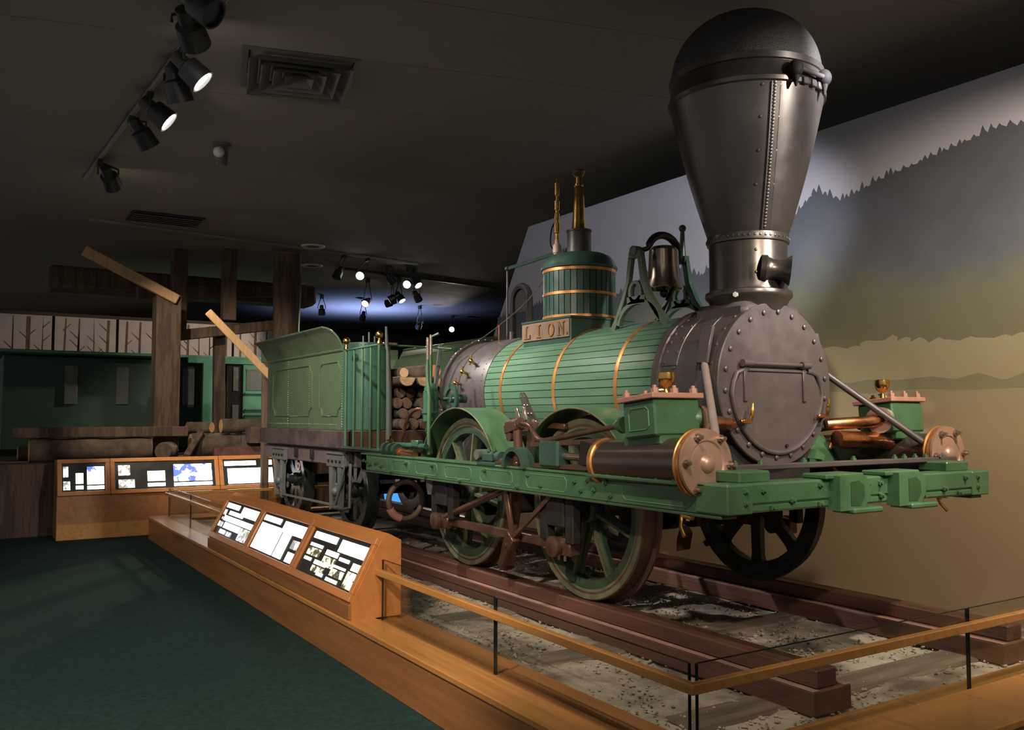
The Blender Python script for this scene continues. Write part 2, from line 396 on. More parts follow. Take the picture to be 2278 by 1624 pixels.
gb = part('gravel_bed', pebbles(bed(), 9000), 'dirt', None); gb['kind'] = 'stuff'; tag(gb, 'dry grey dirt and gravel inside the wooden plinth', 'gravel')
for k in range(9):
    x = -2.80 - 1.115 * k if k < 8 else -11.22   # the last one lies under the rail ends, inside the plinth
    tag(part('sleeper', G().bb(x - .11, x + .11, -1.42 + .05 * R.random(), 1.42, ZG - .08, ZG + .008, b=.012), 'sleeper', None),
        'flat grey weathered sleeper sunk in dirt under the timber rails', 'sleeper', 'sleepers under the timber rails')
for s, side in ((-1, 'next to the glass barrier'), (1, 'beside the painted backdrop')):
    t = thing('timber_rail', 'red-brown stepped timber rail ' + side, 'rail', (-7, s * .74, ZG))
    o = .83 if s < 0 else .64
    part('running_timber', G().bb(-11.3, -2.573, s * .69, s * .825, -.080, 0, b=.006), 'rail', t, smooth=False)
    part('base_timber', G().bb(-11.3, -2.555, s * .615, s * .868, ZG + .002, -.081, b=.006), 'rail', t, smooth=False)
    for ya, yb in ((.826, .866), (.617, .659)): part('ledge_highlight', G().bb(-11.3, -2.557, s * ya, s * yb, -.0815, -.0790, b=.0005), 'ledge', t, smooth=False)  # pale strips paint the highlight along the timber step
    part('strap_iron', G().bb(-11.3, -2.60, s * .70, s * .76, -.004, .001, b=.001), 'browniron', t, smooth=False)

# ---- orange plinth around the exhibit
pl = thing('display_plinth', 'long low orange wooden plinth around the locomotive exhibit', 'plinth', (-7, -1.97, ZF))
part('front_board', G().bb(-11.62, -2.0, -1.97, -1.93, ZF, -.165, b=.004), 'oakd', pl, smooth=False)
part('top_ledge', G().bb(-11.62, -2.0, -1.985, -1.80, -.165, -.130, b=.006), 'oak', pl, smooth=False)
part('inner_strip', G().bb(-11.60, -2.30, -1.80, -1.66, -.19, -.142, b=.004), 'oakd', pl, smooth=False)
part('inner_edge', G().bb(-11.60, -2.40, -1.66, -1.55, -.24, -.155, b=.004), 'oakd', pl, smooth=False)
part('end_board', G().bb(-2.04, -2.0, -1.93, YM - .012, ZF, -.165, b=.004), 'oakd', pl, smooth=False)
part('end_ledge', G().bb(-2.33, -1.985, -1.80, YM - .012, -.165, -.130, b=.006), 'oak', pl, smooth=False)
part('end_strip', G().bb(-2.46, -2.33, -1.66, YM - .012, -.24, -.150, b=.004), 'oak', pl, smooth=False)
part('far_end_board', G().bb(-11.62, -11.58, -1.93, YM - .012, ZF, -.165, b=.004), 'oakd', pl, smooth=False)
part('far_end_ledge', G().bb(-11.62, -11.42, -1.80, YM - .012, -.165, -.130, b=.006), 'oak', pl, smooth=False)

# ---- glass barrier with wooden rail, in runs
def barrier(name, label, p0, p1, joints, out, e0=.006, e1=.006):   # e0, e1: how far the rail runs past the glass ends
    p0 = Vector(p0); p1 = Vector(p1); d = (p1 - p0).normalized(); L = (p1 - p0).length; out = Vector(out)
    t = thing(name, label, 'barrier', tuple(p0), 'glass barriers around the locomotive')
    cuts = [.012] + joints + [L - .012]
    for a, b in zip(cuts, cuts[1:]):
        q0 = p0 + d * (a + .006); q1 = p0 + d * (b - .006); c = (q0 + q1) / 2
        rot = Matrix((d, out, Vector((0, 0, 1)))).transposed()
        g = part('glass_pane', G().box((c.x, c.y, .034), (b - a - .02, .010, .377), rot, b=.002), 'glass', t, smooth=False)
        e = G()
        for q in (q0, q1): e.box((q.x, q.y, .034), (.006, .012, .377), rot, b=.001)
        e.box((c.x, c.y, .2235), (b - a - .02, .009, .003), rot, b=.0005)
        part('glass_edge', e, 'gedge', g, smooth=False)
    c = (p0 + p1) / 2 + out * .022 + d * ((e1 - e0) / 2)
    part('wooden_rail', G().box((c.x, c.y, .147), (L + e0 + e1, .034, .038), Matrix((d, out, Vector((0, 0, 1)))).transposed(), b=.004), 'oak', t, smooth=False)
barrier('glass_barrier', 'low glass barrier with orange wooden rail between console and plinth corner', (-5.04, -1.77, 0), (-2.34, -1.77, 0), [1.35], (0, -1, 0), .017, .006)
barrier('glass_barrier', 'low glass barrier with wooden rail across the front of the locomotive', (-2.34, -1.77, 0), (-2.34, YM - .06, 0), [1.7], (1, 0, 0), .039)
barrier('glass_barrier', 'low glass barrier with wooden rail beyond the three-panel console', (-11.46, -1.77, 0), (-8.62, -1.77, 0), [1.2], (0, -1, 0), .006, .022)
barrier('glass_barrier', 'low glass barrier with wooden rail behind the tender', (-11.46, -1.77, 0), (-11.46, 1.0, 0), [1.4], (-1, 0, 0), .039)

# ---- reading console with three lit panels
def console(t, p_lo, p_hi, x_axis, panels, W):
    """sloped panels: p_lo lower start corner, p_hi upper start corner, along x_axis"""
    p_lo = Vector(p_lo); p_hi = Vector(p_hi); ex = Vector(x_axis); ev = (p_hi - p_lo); H = ev.length; ev.normalize(); n = ex.cross(ev)
    rot = Matrix((ex, ev, n)).transposed()
    x = 0
    for k, (wd, cards) in enumerate(panels):
        fb = .050; a0, a1 = x + .004, x + wd - .004
        def bx(u0, u1, v0, v1, h0, h1, b=.003):
            c = p_lo + ex * ((u0 + u1) / 2) + ev * ((v0 + v1) / 2) + n * ((h0 + h1) / 2)
            return G().box(c, (u1 - u0, v1 - v0, h1 - h0), rot, b)
        pan = part('display_panel', bx(a0 + .02, a1 - .02, .01, H - .01, -.01, .001), 'pback', t, smooth=False)
        fr = bx(a0, a1, 0, fb, -.005, .018)
        for q in (bx(a0, a1, H - fb, H, -.005, .018), bx(a0, a0 + fb, fb, H - fb, -.005, .0178), bx(a1 - fb, a1, fb, H - fb, -.005, .0178)): fr.add(q.v, q.f)
        part('panel_frame', fr, 'oakc', pan, smooth=False)
        iw = wd - .008 - 2 * fb; ih = H - 2 * fb
        for u0, v0, u1, v1, m in cards:
            u0 += .013; u1 -= .013; v0 += .014; v1 -= .014
            part('display_card', bx(a0 + fb + u0 * iw, a0 + fb + u1 * iw, fb + (1 - v1) * ih, fb + (1 - v0) * ih, .001, .004, .0005), m, pan, smooth=False)
        x += wd
CARDS = [
 [(.02, .05, .42, .22, 'paper'), (.50, .05, .98, .34, 'paper'), (.02, .26, .12, .45, 'photog'), (.18, .26, .62, .40, 'paper'), (.10, .42, .98, .60, 'paper'), (.04, .48, .09, .58, 'photog'),
  (.20, .60, .70, .80, 'paper'), (.02, .62, .18, .80, 'photog'), (.70, .60, .98, .98, 'photog'), (.16, .83, .36, .97, 'paper'), (.38, .83, .55, .98, 'photog')],
 [(.02, .05, .44, .22, 'paper'), (.50, .06, .98, .36, 'paper'), (.02, .26, .55, .97, 'paper'), (.555, .28, .76, .97, 'paper'), (.81, .42, .97, .66, 'photog'), (.82, .71, .97, .97, 'paper')],
 [(.04, .06, .48, .24, 'paper'), (.53, .07, .98, .36, 'paper'), (.04, .32, .30, .42, 'papery'), (.04, .42, .30, .62, 'photo'), (.36, .36, .60, .50, 'papery'), (.36, .50, .60, .74, 'photo'), (.61, .42, .80, .52, 'paper'),
  (.04, .64, .20, .74, 'papery'), (.24, .64, .48, .76, 'papery'), (.24, .76, .48, .92, 'photo'), (.36, .86, .50, .96, 'papery'), (.56, .60, .80, .68, 'papery'), (.56, .68, .80, .86, 'photo'), (.54, .88, .76, .98, 'papery'), (.84, .44, .98, .62, 'papery'), (.82, .62, .98, .98, 'photo')]]
t = thing('reading_console', 'sloping orange wooden console with three lit reading panels on the plinth', 'console', (-6.83, -1.8, -.13))
prof = [(-1.955, -.130), (-1.957, -.030), (-1.765, .338), (-1.717, .374), (-1.634, .330), (-1.634, -.130)]
part('body', G().prism(prof, (-8.60, 0, 0), (0, 1, 0), (0, 0, 1), 3.545), 'oakc', t, smooth=False)
part('kick_board', G().bb(-8.60, -5.07, -1.972, -1.950, -.128, -.040, b=.003), 'oakd', t, smooth=False)
console(t, (-8.60, -1.960, -.026), (-8.60, -1.766, .346), (1, 0, 0), [(1.19, CARDS[0]), (1.20, CARDS[1]), (1.14, CARDS[2])], 3.5)

t = thing('reading_console', 'wooden console with two wide lit panels in front of the log pile', 'console', (-12.2, -1.0, ZF))
part('body', G().prism([(-12.05, ZF), (-12.05, .12), (-12.22, .56), (-12.5, .56), (-12.5, ZF)], (0, -2.95, 0), (1, 0, 0), (0, 0, 1), -3.6) if 0 else
     G().bb(-12.5, -12.05, -2.95, -.18, ZF, .12).prism([(-12.06, .115), (-12.22, .55), (-12.5, .55), (-12.5, .115)], (0, -2.95, 0), (0 + 1, 0, 0), (0, 0, 1), -2.77), 'oakd', t, smooth=False)
part('skirting', G().bb(-12.06, -12.02, -2.95, -.18, ZF, -.22, b=.004), 'oak', t, smooth=False)
C2 = [[(.02, .10, .16, .5, 'photog'), (.02, .62, .20, .95, 'photog'), (.30, .34, .50, .74, 'papery'), (.30, .78, .50, .93, 'paper'), (.56, .12, .98, .78, 'photob'), (.56, .80, .98, .95, 'paper')],
      [(.02, .06, .66, .26, 'paper'), (.74, .04, .98, .26, 'paper'), (.07, .34, .98, .95, 'paper')]]
console(t, (-12.035, -2.95, .125), (-12.205, -2.95, .56), (0, 1, 0), [(.60, C2[0]), (1.34, C2[0]), (.80, C2[1])], 3)

# ------------------------------------------------------------------ locomotive
LO = thing('steam_locomotive', 'old green and black four-wheeled steam locomotive with a tall funnel chimney', 'locomotive', (-5, 0, 0))
ZB = 1.285; RB = .455; RS = .466; RF = .470
XB0, XB1, XS1, XF0 = -6.05, -4.02, -3.49, -6.76

def rivets(pts, r, m, parent, name='rivet_row', h=.6):
    g = G()
    for p, n in pts:
        g.lathe([(r, 0), (r * .75, r * h * .7), (0, r * h)], p, n, 7)
    o = part(name, g, m, parent); o['kind'] = 'stuff'; return o
def ringpts(x, r, n, a0=0, a1=2 * PI):
    out = []
    for i in range(n):
        a = a0 + (a1 - a0) * i / n; d = Vector((0, math.cos(a), math.sin(a))); out.append((Vector((x, 0, ZB)) + d * r, d))
    return out
def side_pt(x, a, r): return Vector((x, math.cos(a) * r, ZB + math.sin(a) * r))

# boiler barrel with lagging boards and bands
part('boiler_barrel', G().lathe([(0, 0), (RB - .014, 0), (RB - .014, XB1 - XB0), (0, XB1 - XB0)], (XB0, 0, ZB), (1, 0, 0), 64), 'dline', LO)
NBD = 54
for i in range(NBD):
    a0 = 2 * PI * i / NBD + .006; a1 = 2 * PI * (i + 1) / NBD - .006
    if math.sin((a0 + a1) / 2) < -.93: continue
    rr = RB + .0015 * (R.random() - .5); sec = []
    for k in range(3):
        a = a0 + (a1 - a0) * k / 2; sec.append((math.cos(a) * rr, math.sin(a) * rr))
    sec += [(math.cos(a1 + .002) * (rr - .014), math.sin(a1 + .002) * (rr - .014)), (math.cos(a0 - .002) * (rr - .014), math.sin(a0 - .002) * (rr - .014))]
    part('lagging_board', G().prism(sec, (XB0, 0, ZB), (0, 1, 0), (0, 0, 1), XB1 - XB0), 'lag', LO)
for x in (-5.80, -5.085, -4.395):
    part('boiler_band', G().lathe([(RB + .001, -.016), (RB + .006, -.015), (RB + .007, 0), (RB + .006, .015), (RB + .001, .016)], (x, 0, ZB), (1, 0, 0), 72), 'band', LO)

# firebox end
fb = part('firebox_wrapper', G().lathe([(0, 0), (RF - .03, 0), (RF - .03, -.0), (RF, .02), (RF, .70), (RB + .004, .715), (RB - .01, .715)], (XF0, 0, ZB), (1, 0, 0), 64), 'iron', LO)
part('back_flange', G().lathe([(0, -.03), (RF - .02, -.03), (RF + .020, -.022), (RF + .026, 0), (RF + .022, .03), (RF, .034)], (XF0 + .02, 0, ZB), (1, 0, 0), 64), 'iron', LO)
rivets(ringpts(XF0 + .02, RF + .024, 46), .011, 'steel', LO)
rivets(ringpts(XB0 - .04, RF, 60), .007, 'iron', LO)
part('wrapper_lap', G().lathe([(RF, -.012), (RF + .006, -.010), (RF + .006, .010), (RF, .012)], (-6.46, 0, ZB), (1, 0, 0), 64), 'iron', LO)
part('firebox', G().bb(-6.72, -6.10, -.455, .455, .56, ZB, b=.02), 'iron', LO)
part('ash_pan', G().bb(-6.68, -6.15, -.42, .42, .30, .57, b=.01), 'dark', LO)
for k, a in enumerate((PI - .17, PI - .35, PI - .53)):
    x = -6.41 + .075 * k; p = side_pt(x, a, RF); d = (p - Vector((x, 0, ZB))).normalized()
    gc = part('gauge_cock', G().cyl(p - d * .01, p + d * .06, .011, n=10).sph(p + d * .058, .019, 10, 8), 'brass', LO)
    part('cock_handle', G().cyl(p + d * .058 + Vector((0, -.01, -.035)), p + d * .058 + Vector((0, .005, .045)), .008, n=8).cyl(p + d * .05, p + d * .05 + Vector((.055, -.01, -.012)), .009, n=8), 'brass', gc)

# smokebox
part('smokebox', G().lathe([(RB - .02, 0), (RS, 0), (RS, XS1 - XB1), (0, XS1 - XB1)], (XB1, 0, ZB), (1, 0, 0), 72), 'iron', LO)
part('smokebox_ring', G().lathe([(RS, -.03), (RS + .016, -.028), (RS + .016, .028), (RS, .03)], (XB1 + .025, 0, ZB), (1, 0, 0), 72), 'iron', LO)
part('front_plate', G().lathe([(RS - .01, -.03), (RS + .004, -.026), (RS + .006, .004), (RS, .010), (0, .010)], (XS1, 0, ZB), (1, 0, 0), 80), 'iron', LO)
rivets(ringpts(-3.935, RS + .005, 44), .0125, 'iron', LO); rivets(ringpts(-3.845, RS + .004, 30), .011, 'iron', LO)
rivets(ringpts(-3.545, RS, 26), .012, 'iron', LO)
part('smokebox_strap', G().lathe([(RS, -.066), (RS + .005, -.064), (RS + .005, .064), (RS, .066)], (-3.89, 0, ZB), (1, 0, 0), 48, a0=.1, a1=2.9, ref=(0, 1, 0)), 'iron', LO)
part('smokebox_strap', G().lathe([(RS, -.055), (RS + .005, -.053), (RS + .005, .053), (RS, .055)], (-3.90, 0, ZB), (1, 0, 0), 48, a0=3.0, a1=5.0, ref=(0, 1, 0)), 'iron', LO)
part('smokebox_seam', G().lathe([(RS, -.005), (RS + .005, -.004), (RS + .005, .004), (RS, .005)], (-3.66, 0, ZB), (1, 0, 0), 64), 'iron', LO)
BOLT = mdata(G().lathe([(0, 0), (.015, 0), (.015, .011), (.010, .015), (0, .016)], (0, 0, 0), n=8), 'iron', 'plate_bolt')
for i in range(22):
    a = 2 * PI * (i + .35) / 22
    put('plate_bolt', BOLT, LO, orient((XS1 + .009, math.cos(a) * (RS - .045), ZB + math.sin(a) * (RS - .045)), (1, 0, 0)))
# D-shaped smokebox door
RD = .375; xd = XS1 + .010
dp = [(-RD * .80, .085), (RD * .80, .085)] + [(RD * math.cos(a), RD * math.sin(a)) for a in [math.radians(-4 - 172 * i / 36) for i in range(37)]]
dz = -.02
door = part('smokebox_door', G().prism([(y, z + dz) for y, z in dp], (xd, 0, ZB), (0, 1, 0), (0, 0, 1), .012), 'iron', LO, smooth=False)
rim = [(-RD * .66, .100)] + [(-RD * .90, .075)] + [(RD * math.cos(a), RD * math.sin(a)) for a in [math.radians(184 + 172 * i / 30) for i in range(31)]] + [(RD * .90, .075), (RD * .66, .100)]
part('door_rim', G().tube([(xd + .012, y, ZB + z + dz) for y, z in rim], .014, 8, smooth=2), 'iron', door)
hb = ZB + .112
part('hinge_bar', G().cyl((xd + .03, -.30, hb), (xd + .03, .255, hb), .012, n=12).bb(xd, xd + .022, -.28, .24, hb - .045, hb - .028), 'iron', LO)
for y in (-.275, .215):
    h = part('hinge_strap', G().bb(xd + .010, xd + .024, y - .014, y + .014, hb - .215, hb + .01).cyl((xd + .03, y - .035, hb), (xd + .03, y + .035, hb), .021, n=14), 'iron', LO)
for s, y in ((-1, -.300), (1, .345)):
    z = ZB - .215 + (.03 if s > 0 else 0)
    hd = part('door_latch', G().cyl((xd, y, z), (xd + .05, y, z), .013, n=10).box((xd + .045, y - .012, z), (.022, .075, .024)), 'copper', LO)
    part('latch_handle', G().tube([(xd + .055, y + .022, z), (xd + .06, y + .026, z + .05), (xd + .055, y + .04, z + .10)], [.009, .011, .006], 8, smooth=3), 'brass', hd)
part('door_pin', G().cyl((xd, .055, ZB - .355), (xd + .025, .055, ZB - .355), .010, n=8), 'dark', LO)
part('smokebox_saddle', G().bb(-3.95, -3.52, -.34, .34, .70, ZB - .25, b=.02), 'dark', LO)
for s in (1,):
    part('smokebox_bracket', G().prism([(0, 0), (.07, -.03), (.06, -.06), (-.03, -.05)], (-3.52, s * .33, .90), (0, s, 0), (0, 0, 1), .05 * s), 'green', LO, smooth=False)

# brace rods smokebox to cylinders
for s in (-1, 1):
    a = Vector((-3.58, s * .475, 1.40)); b = Vector((-3.07, s * .905, 1.00)) if s < 0 else Vector((-3.05, .93, .86))
    part('brace_rod', G().tube([a, a + (b - a) * .06, a + (b - a) * .94, b], [.016, .021, .021, .015], 12), 'rod' if s < 0 else 'iron', LO)
    part('brace_foot', G().box(a + Vector((0, -s * .01, .10)), (.085, .022, .22), Matrix.Rotation(s * .25, 3, 'X')), 'iron', LO)

# chimney
XC = -3.685
part('chimney_flange', G().lathe([(0, 1.69), (.20, 1.70), (.235, 1.785), (.252, 1.80), (.256, 1.815), (.252, 1.835), (.236, 1.842)], (XC, 0, 0), n=64), 'stack', LO)
part('chimney_saddle', G().bb(XC - .22, XC + .19, -.24, .24, ZB + .36, ZB + .475, b=.03), 'iron', LO)
put('flange_bolt', mdata(G().lathe([(0, 0), (.016, 0), (.016, .014), (0, .016)], (0, 0, 0), n=6), 'white', 'flange_bolt'), LO, orient((XC + .11, -.222, 1.80), (.45, -.9, 0)))
part('chimney_neck', G().lathe([(.236, 1.835), (.228, 1.86), (.229, 2.13)], (XC, 0, 0), n=72), 'stack', LO)
part('chimney_collar', G().lathe([(.229, 2.120), (.240, 2.125), (.243, 2.150), (.240, 2.170), (.232, 2.172)], (XC, 0, 0), n=72), 'stack', LO)
rivets([(Vector((XC + .242 * math.cos(a), .242 * math.sin(a), 2.148)), Vector((math.cos(a), math.sin(a), 0))) for a in [2 * PI * i / 48 for i in range(48)]], .009, 'stack', LO)
def rc(z): # funnel radius
    t = (z - 2.165) / (2.975 - 2.165); return .234 + (.452 - .234) * t + .012 * math.sin(PI * t)
part('chimney_funnel', G().lathe([(rc(2.165 + .81 * i / 12), 2.165 + .81 * i / 12) for i in range(13)], (XC, 0, 0), n=96), 'stack', LO)
part('chimney_rim', G().lathe([(.452, 2.970), (.464, 2.977), (.466, 3.000), (.455, 3.015), (.448, 3.085), (.446, 3.10), (.456, 3.105), (.458, 3.14), (.450, 3.145)], (XC, 0, 0), n=96), 'stack', LO)
part('chimney_dome', G().lathe([(.445 * math.cos(a) ** .9 if a < PI / 2 - 1e-4 else 0, 3.14 + .40 * math.sin(a)) for a in [PI / 2 * i / 14 for i in range(15)]], (XC, 0, 0), n=96), mat('chimney dome netting', (.035, .032, .030), .6, metal=.3, bump=.6, bscale=140), LO)
# seam strip with rivets
AS = math.radians(-29)
sd = Vector((math.cos(AS), math.sin(AS), 0)); st = Vector((-sd.y, sd.x, 0))
seam = G(); rv = []
zs = [2.175 + .79 * i / 16 for i in range(17)]
vs = []
for z in zs:
    for o, e in ((-.006, -.004), (0, .010), (.05, .008), (.058, .0)):
        an = AS + o / rc(z); vs.append((XC + (rc(z) + e) * math.cos(an), (rc(z) + e) * math.sin(an), z))
seam.add(vs, [(i * 4 + k, i * 4 + k + 1, (i + 1) * 4 + k + 1, (i + 1) * 4 + k) for i in range(16) for k in range(3)])
part('funnel_seam', seam, 'stack', LO)
for i in range(44):
    z = 2.19 + .77 * i / 43; an = AS + .018 / rc(z); d = Vector((math.cos(an), math.sin(an), -.22)).normalized(); rv.append((Vector((XC + (rc(z) + .0085) * math.cos(an), (rc(z) + .0085) * math.sin(an), z)), d))
for z in (2.42, 2.60, 2.78, 2.95):
    for o in (-.05, .05):
        an = AS + o / rc(z); d = Vector((math.cos(an), math.sin(an), -.22)).normalized(); rv.append((Vector((XC + rc(z) * math.cos(an), rc(z) * math.sin(an), z)), d))
rivets(rv, .0105, 'stack', LO)
rivets([(Vector((XC + .229 * math.cos(an), .229 * math.sin(an), z)), Vector((math.cos(an), math.sin(an), 0))) for z in (1.93, 2.06) for an in (AS - .12, AS - .2 + 1.9, AS - .2 - 1.9)], .010, 'stack', LO)
# spark hood on the neck
AH = math.radians(-18); hd = Vector((math.cos(AH), math.sin(AH), 0)); ha = Vector((math.cos(.78), math.sin(.78), -.12)).normalized()
ho = Vector((XC, 0, 1.950)) + hd * .215 - ha * .015
part('neck_spout', G().lathe([(.080, -.02), (.082, .012), (.070, .020), (.060, .045), (.056, .080), (.062, .110), (.082, .135), (.088, .146), (.082, .146), (.060, .125), (.050, .08), (.0, .07)], ho, ha, 28), 'stack', LO)
# lugs and hinge on the funnel rim
for an in (-13, 17):
    a = math.radians(an); d = Vector((math.cos(a), math.sin(a), 0)); p = Vector((XC, 0, 3.035)) + d * .455
    part('rim_lug', G().sph(p + d * .03, .043, 14, 10, (1, 1, 1.15)).cyl(p + d * .03 + Vector((0, 0, -.10)), p + d * .03, .006, .035, n=12), 'dark', LO)
a0, a1 = math.radians(-13), math.radians(17)
part('rim_hinge_bar', G().cyl(Vector((XC + .50 * math.cos(a0), .50 * math.sin(a0), 3.04)), Vector((XC + .50 * math.cos(a1), .50 * math.sin(a1), 3.03)), .014, n=10), 'iron', LO)
for an in (-3, 6, 14):
    a = math.radians(an); part('rim_clip', G().box((XC + .468 * math.cos(a), .462 * math.sin(a), 2.985), (.02, .04, .04), Matrix.Rotation(a, 3, 'Z')), 'iron', LO)

# dome with name plate
XD = -5.385
part('dome_base', G().bb(XD - .34, XD + .29, -.295, .295, ZB + .28, 1.815, b=.008), 'lagdark', LO, smooth=False)
part('dome_base_lip', G().bb(XD - .35, XD + .30, -.305, .305, 1.808, 1.826, b=.004), 'lagdark', LO, smooth=False)
plate = part('name_plate', G().bb(XD - .335, XD + .285, -.306, -.296, 1.672, 1.805, b=.002), mat('weathered bronze plate', (.19, .125, .085), .5, metal=.3, var=.2, scale=10), LO, smooth=False)
def stroke(g, pts, x0, w, h):
    g.prism([(x * w, z * h) for x, z in pts], (x0, -.305, 1.690), (1, 0, 0), (0, 0, 1), .008)
LW, LH = .085, .098
letters = {
 'L': [[(.0, 0), (1, 0), (1, .32), (.9, .32), (.82, .08), (.42, .08), (.42, .92), (.6, .95), (.6, 1), (0, 1), (0, .95), (.18, .92), (.18, .08), (0, .05)]],
 'I': [[(.15, 0), (.85, 0), (.85, .06), (.63, .09), (.63, .91), (.85, .94), (.85, 1), (.15, 1), (.15, .94), (.37, .91), (.37, .09), (.15, .06)]],
 'N': [[(0, 0), (.42, 0), (.42, .05), (.28, .08), (.28, .72), (.82, 0), (.92, 0), (.92, .92), (1.06, .95), (1.06, 1), (.66, 1), (.66, .95), (.80, .92), (.80, .36), (.30, 1), (0, 1), (0, .95), (.16, .90), (.16, .08), (0, .05)]],
}
lm = mat('dull brass lettering', (.30, .16, .07), .4, metal=.6)
for ch, x in (('L', XD - .30), ('I', XD - .145), ('N', XD + .145)):
    g = G()
    for pts in letters[ch]: stroke(g, pts, x, LW, LH)
    part('letter', g, lm, plate, smooth=False)
g = G(); n = 24; vs = []
for k in range(n):
    a = 2 * PI * k / n
    for rx, rz in ((.046, .051), (.026, .042)):
        for y in (-.305, -.313): vs.append((XD + .058 + math.cos(a) * rx, y, 1.739 + math.sin(a) * rz))
fs = []
for k in range(n):
    a, b = k * 4, ((k + 1) % n) * 4
    fs += [(a + 1, b + 1, b + 3, a + 3), (a, b, b + 1, a + 1), (a + 2, b + 2, b + 3, a + 3)]
part('letter', g.add(vs, fs), lm, plate, smooth=False)
part('letter', G().cyl((XD + .262, -.305, 1.700), (XD + .262, -.313, 1.700), .010, n=10), lm, plate)

part('dome_core', G().cyl((XD, 0, 1.80), (XD, 0, 2.23), .262, n=48), 'dline', LO)
NS = 36
for i in range(NS):
    a0 = 2 * PI * i / NS + .012; a1 = 2 * PI * (i + 1) / NS - .012; rr = .276
    sec = [(math.cos(a0 + (a1 - a0) * k / 2) * rr, math.sin(a0 + (a1 - a0) * k / 2) * rr) for k in range(3)] + [(math.cos(a1) * .26, math.sin(a1) * .26), (math.cos(a0) * .26, math.sin(a0) * .26)]
    part('dome_stave', G().prism(sec, (XD, 0, 1.826), (1, 0, 0), (0, 1, 0), .40), 'lagdark', LO)
for z, wd in ((1.842, .022), (2.015, .024), (2.195, .026)):
    part('dome_band', G().lathe([(.275, -wd / 2), (.281, -wd / 2 + .002), (.281, wd / 2 - .002), (.275, wd / 2)], (XD, 0, z), n=64), 'band', LO)
part('dome_cap', G().lathe([(.27, 2.205), (.291, 2.212), (.294, 2.228), (.286, 2.240), (.275, 2.268), (.245, 2.305), (.20, 2.330), (.12, 2.345), (0, 2.348)], (XD, 0, 0), n=64), 'lagdark', LO)
part('valve_housing', G().lathe([(.094, 2.33), (.092, 2.51), (.098, 2.512), (.098, 2.525), (0, 2.525)], (XD, 0, 0), n=36), 'iron', LO)
part('safety_valve_trumpet', G().lathe([(.060, 2.52), (.056, 2.535), (.050, 2.60), (.044, 2.72), (.036, 2.84), (.030, 2.865), (.036, 2.87), (.036, 2.885), (.026, 2.89), (.026, 2.945)], (XD, 0, 0), n=32), 'brass', LO)
part('trumpet_mouth', G().lathe([(.026, 2.94), (.045, 2.965), (.05, 2.985), (.046, 2.992), (.02, 2.985), (0, 2.985)], (XD, 0, 0), n=24), 'browniron', LO)
# whistle
XW, YW = -5.55, -.09
part('whistle_base', G().lathe([(0, 2.30), (.026, 2.30), (.026, 2.36), (.034, 2.37), (.034, 2.425), (.02, 2.44), (.016, 2.47), (0, 2.47)], (XW, YW, 0), n=16), mat('pale pink primer', (.55, .36, .28), .5), LO)
part('whistle', G().lathe([(0, 2.46), (.015, 2.46), (.015, 2.52), (.026, 2.525), (.026, 2.60), (.016, 2.605), (.016, 2.625), (.022, 2.63), (.022, 2.675), (.012, 2.68), (.012, 2.70), (.021, 2.705), (.021, 2.775), (.010, 2.78), (.010, 2.82), (.020, 2.825), (.020, 2.915), (.008, 2.92), (.006, 2.95), (0, 2.95)], (XW, YW, 0), n=18), 'brass', LO)
part('whistle_lever', G().tube([(XW - .01, YW - .02, 2.60), (XW - .05, YW - .02, 2.55), (XW - .06, YW - .02, 2.44), (XW - .04, YW, 2.40)], .006, 8, smooth=4), 'dark', LO)
# safety lever with spring rod
part('safety_lever', G().bar((-5.46, .0, 2.405), (-6.40, .0, 2.378), .030, .014, (0, 1, 0)), 'lagdark', LO)
part('lever_rod', G().cyl((-6.43, 0, ZB + RF - .01), (-6.43, 0, 2.36), .008, n=8).sph((-6.43, 0, 2.378), .022, 12, 8), 'iron', LO)
part('safety_cord', G().tube([(-6.78, -.15, ZB + .475), (-6.6, -.12, 1.80), (-6.0, -.12, 2.0), (-5.60, -.14, 2.20)], .0045, 6, smooth=6), 'steel', LO)
part('arched_bracket', G().tube([(-6.655, .2, ZB + .40)] + [(-6.515 + .13 * math.cos(a), .2, 2.12 + .13 * math.sin(a)) for a in [PI - PI * i / 12 for i in range(13)]] + [(-6.375, .2, ZB + .40)], .032, 8), 'dark', LO)
part('arch_plate', G().prism(arc(-6.515, 2.12, .12, PI, 0, 12) + [(-6.395, 2.02), (-6.635, 2.02)], (0, .21, 0), (1, 0, 0), (0, 0, 1), .012), 'dark', LO, smooth=False)
part('boiler_stay', G().cyl((-6.27, -.18, ZB + .42), (-6.27, -.18, 1.86), .006, n=8), 'copper', LO)
part('filler_plug', G().cyl((-6.2, -.1, ZB + .44), (-6.2, -.1, ZB + .52), .018, n=8), 'iron', LO)

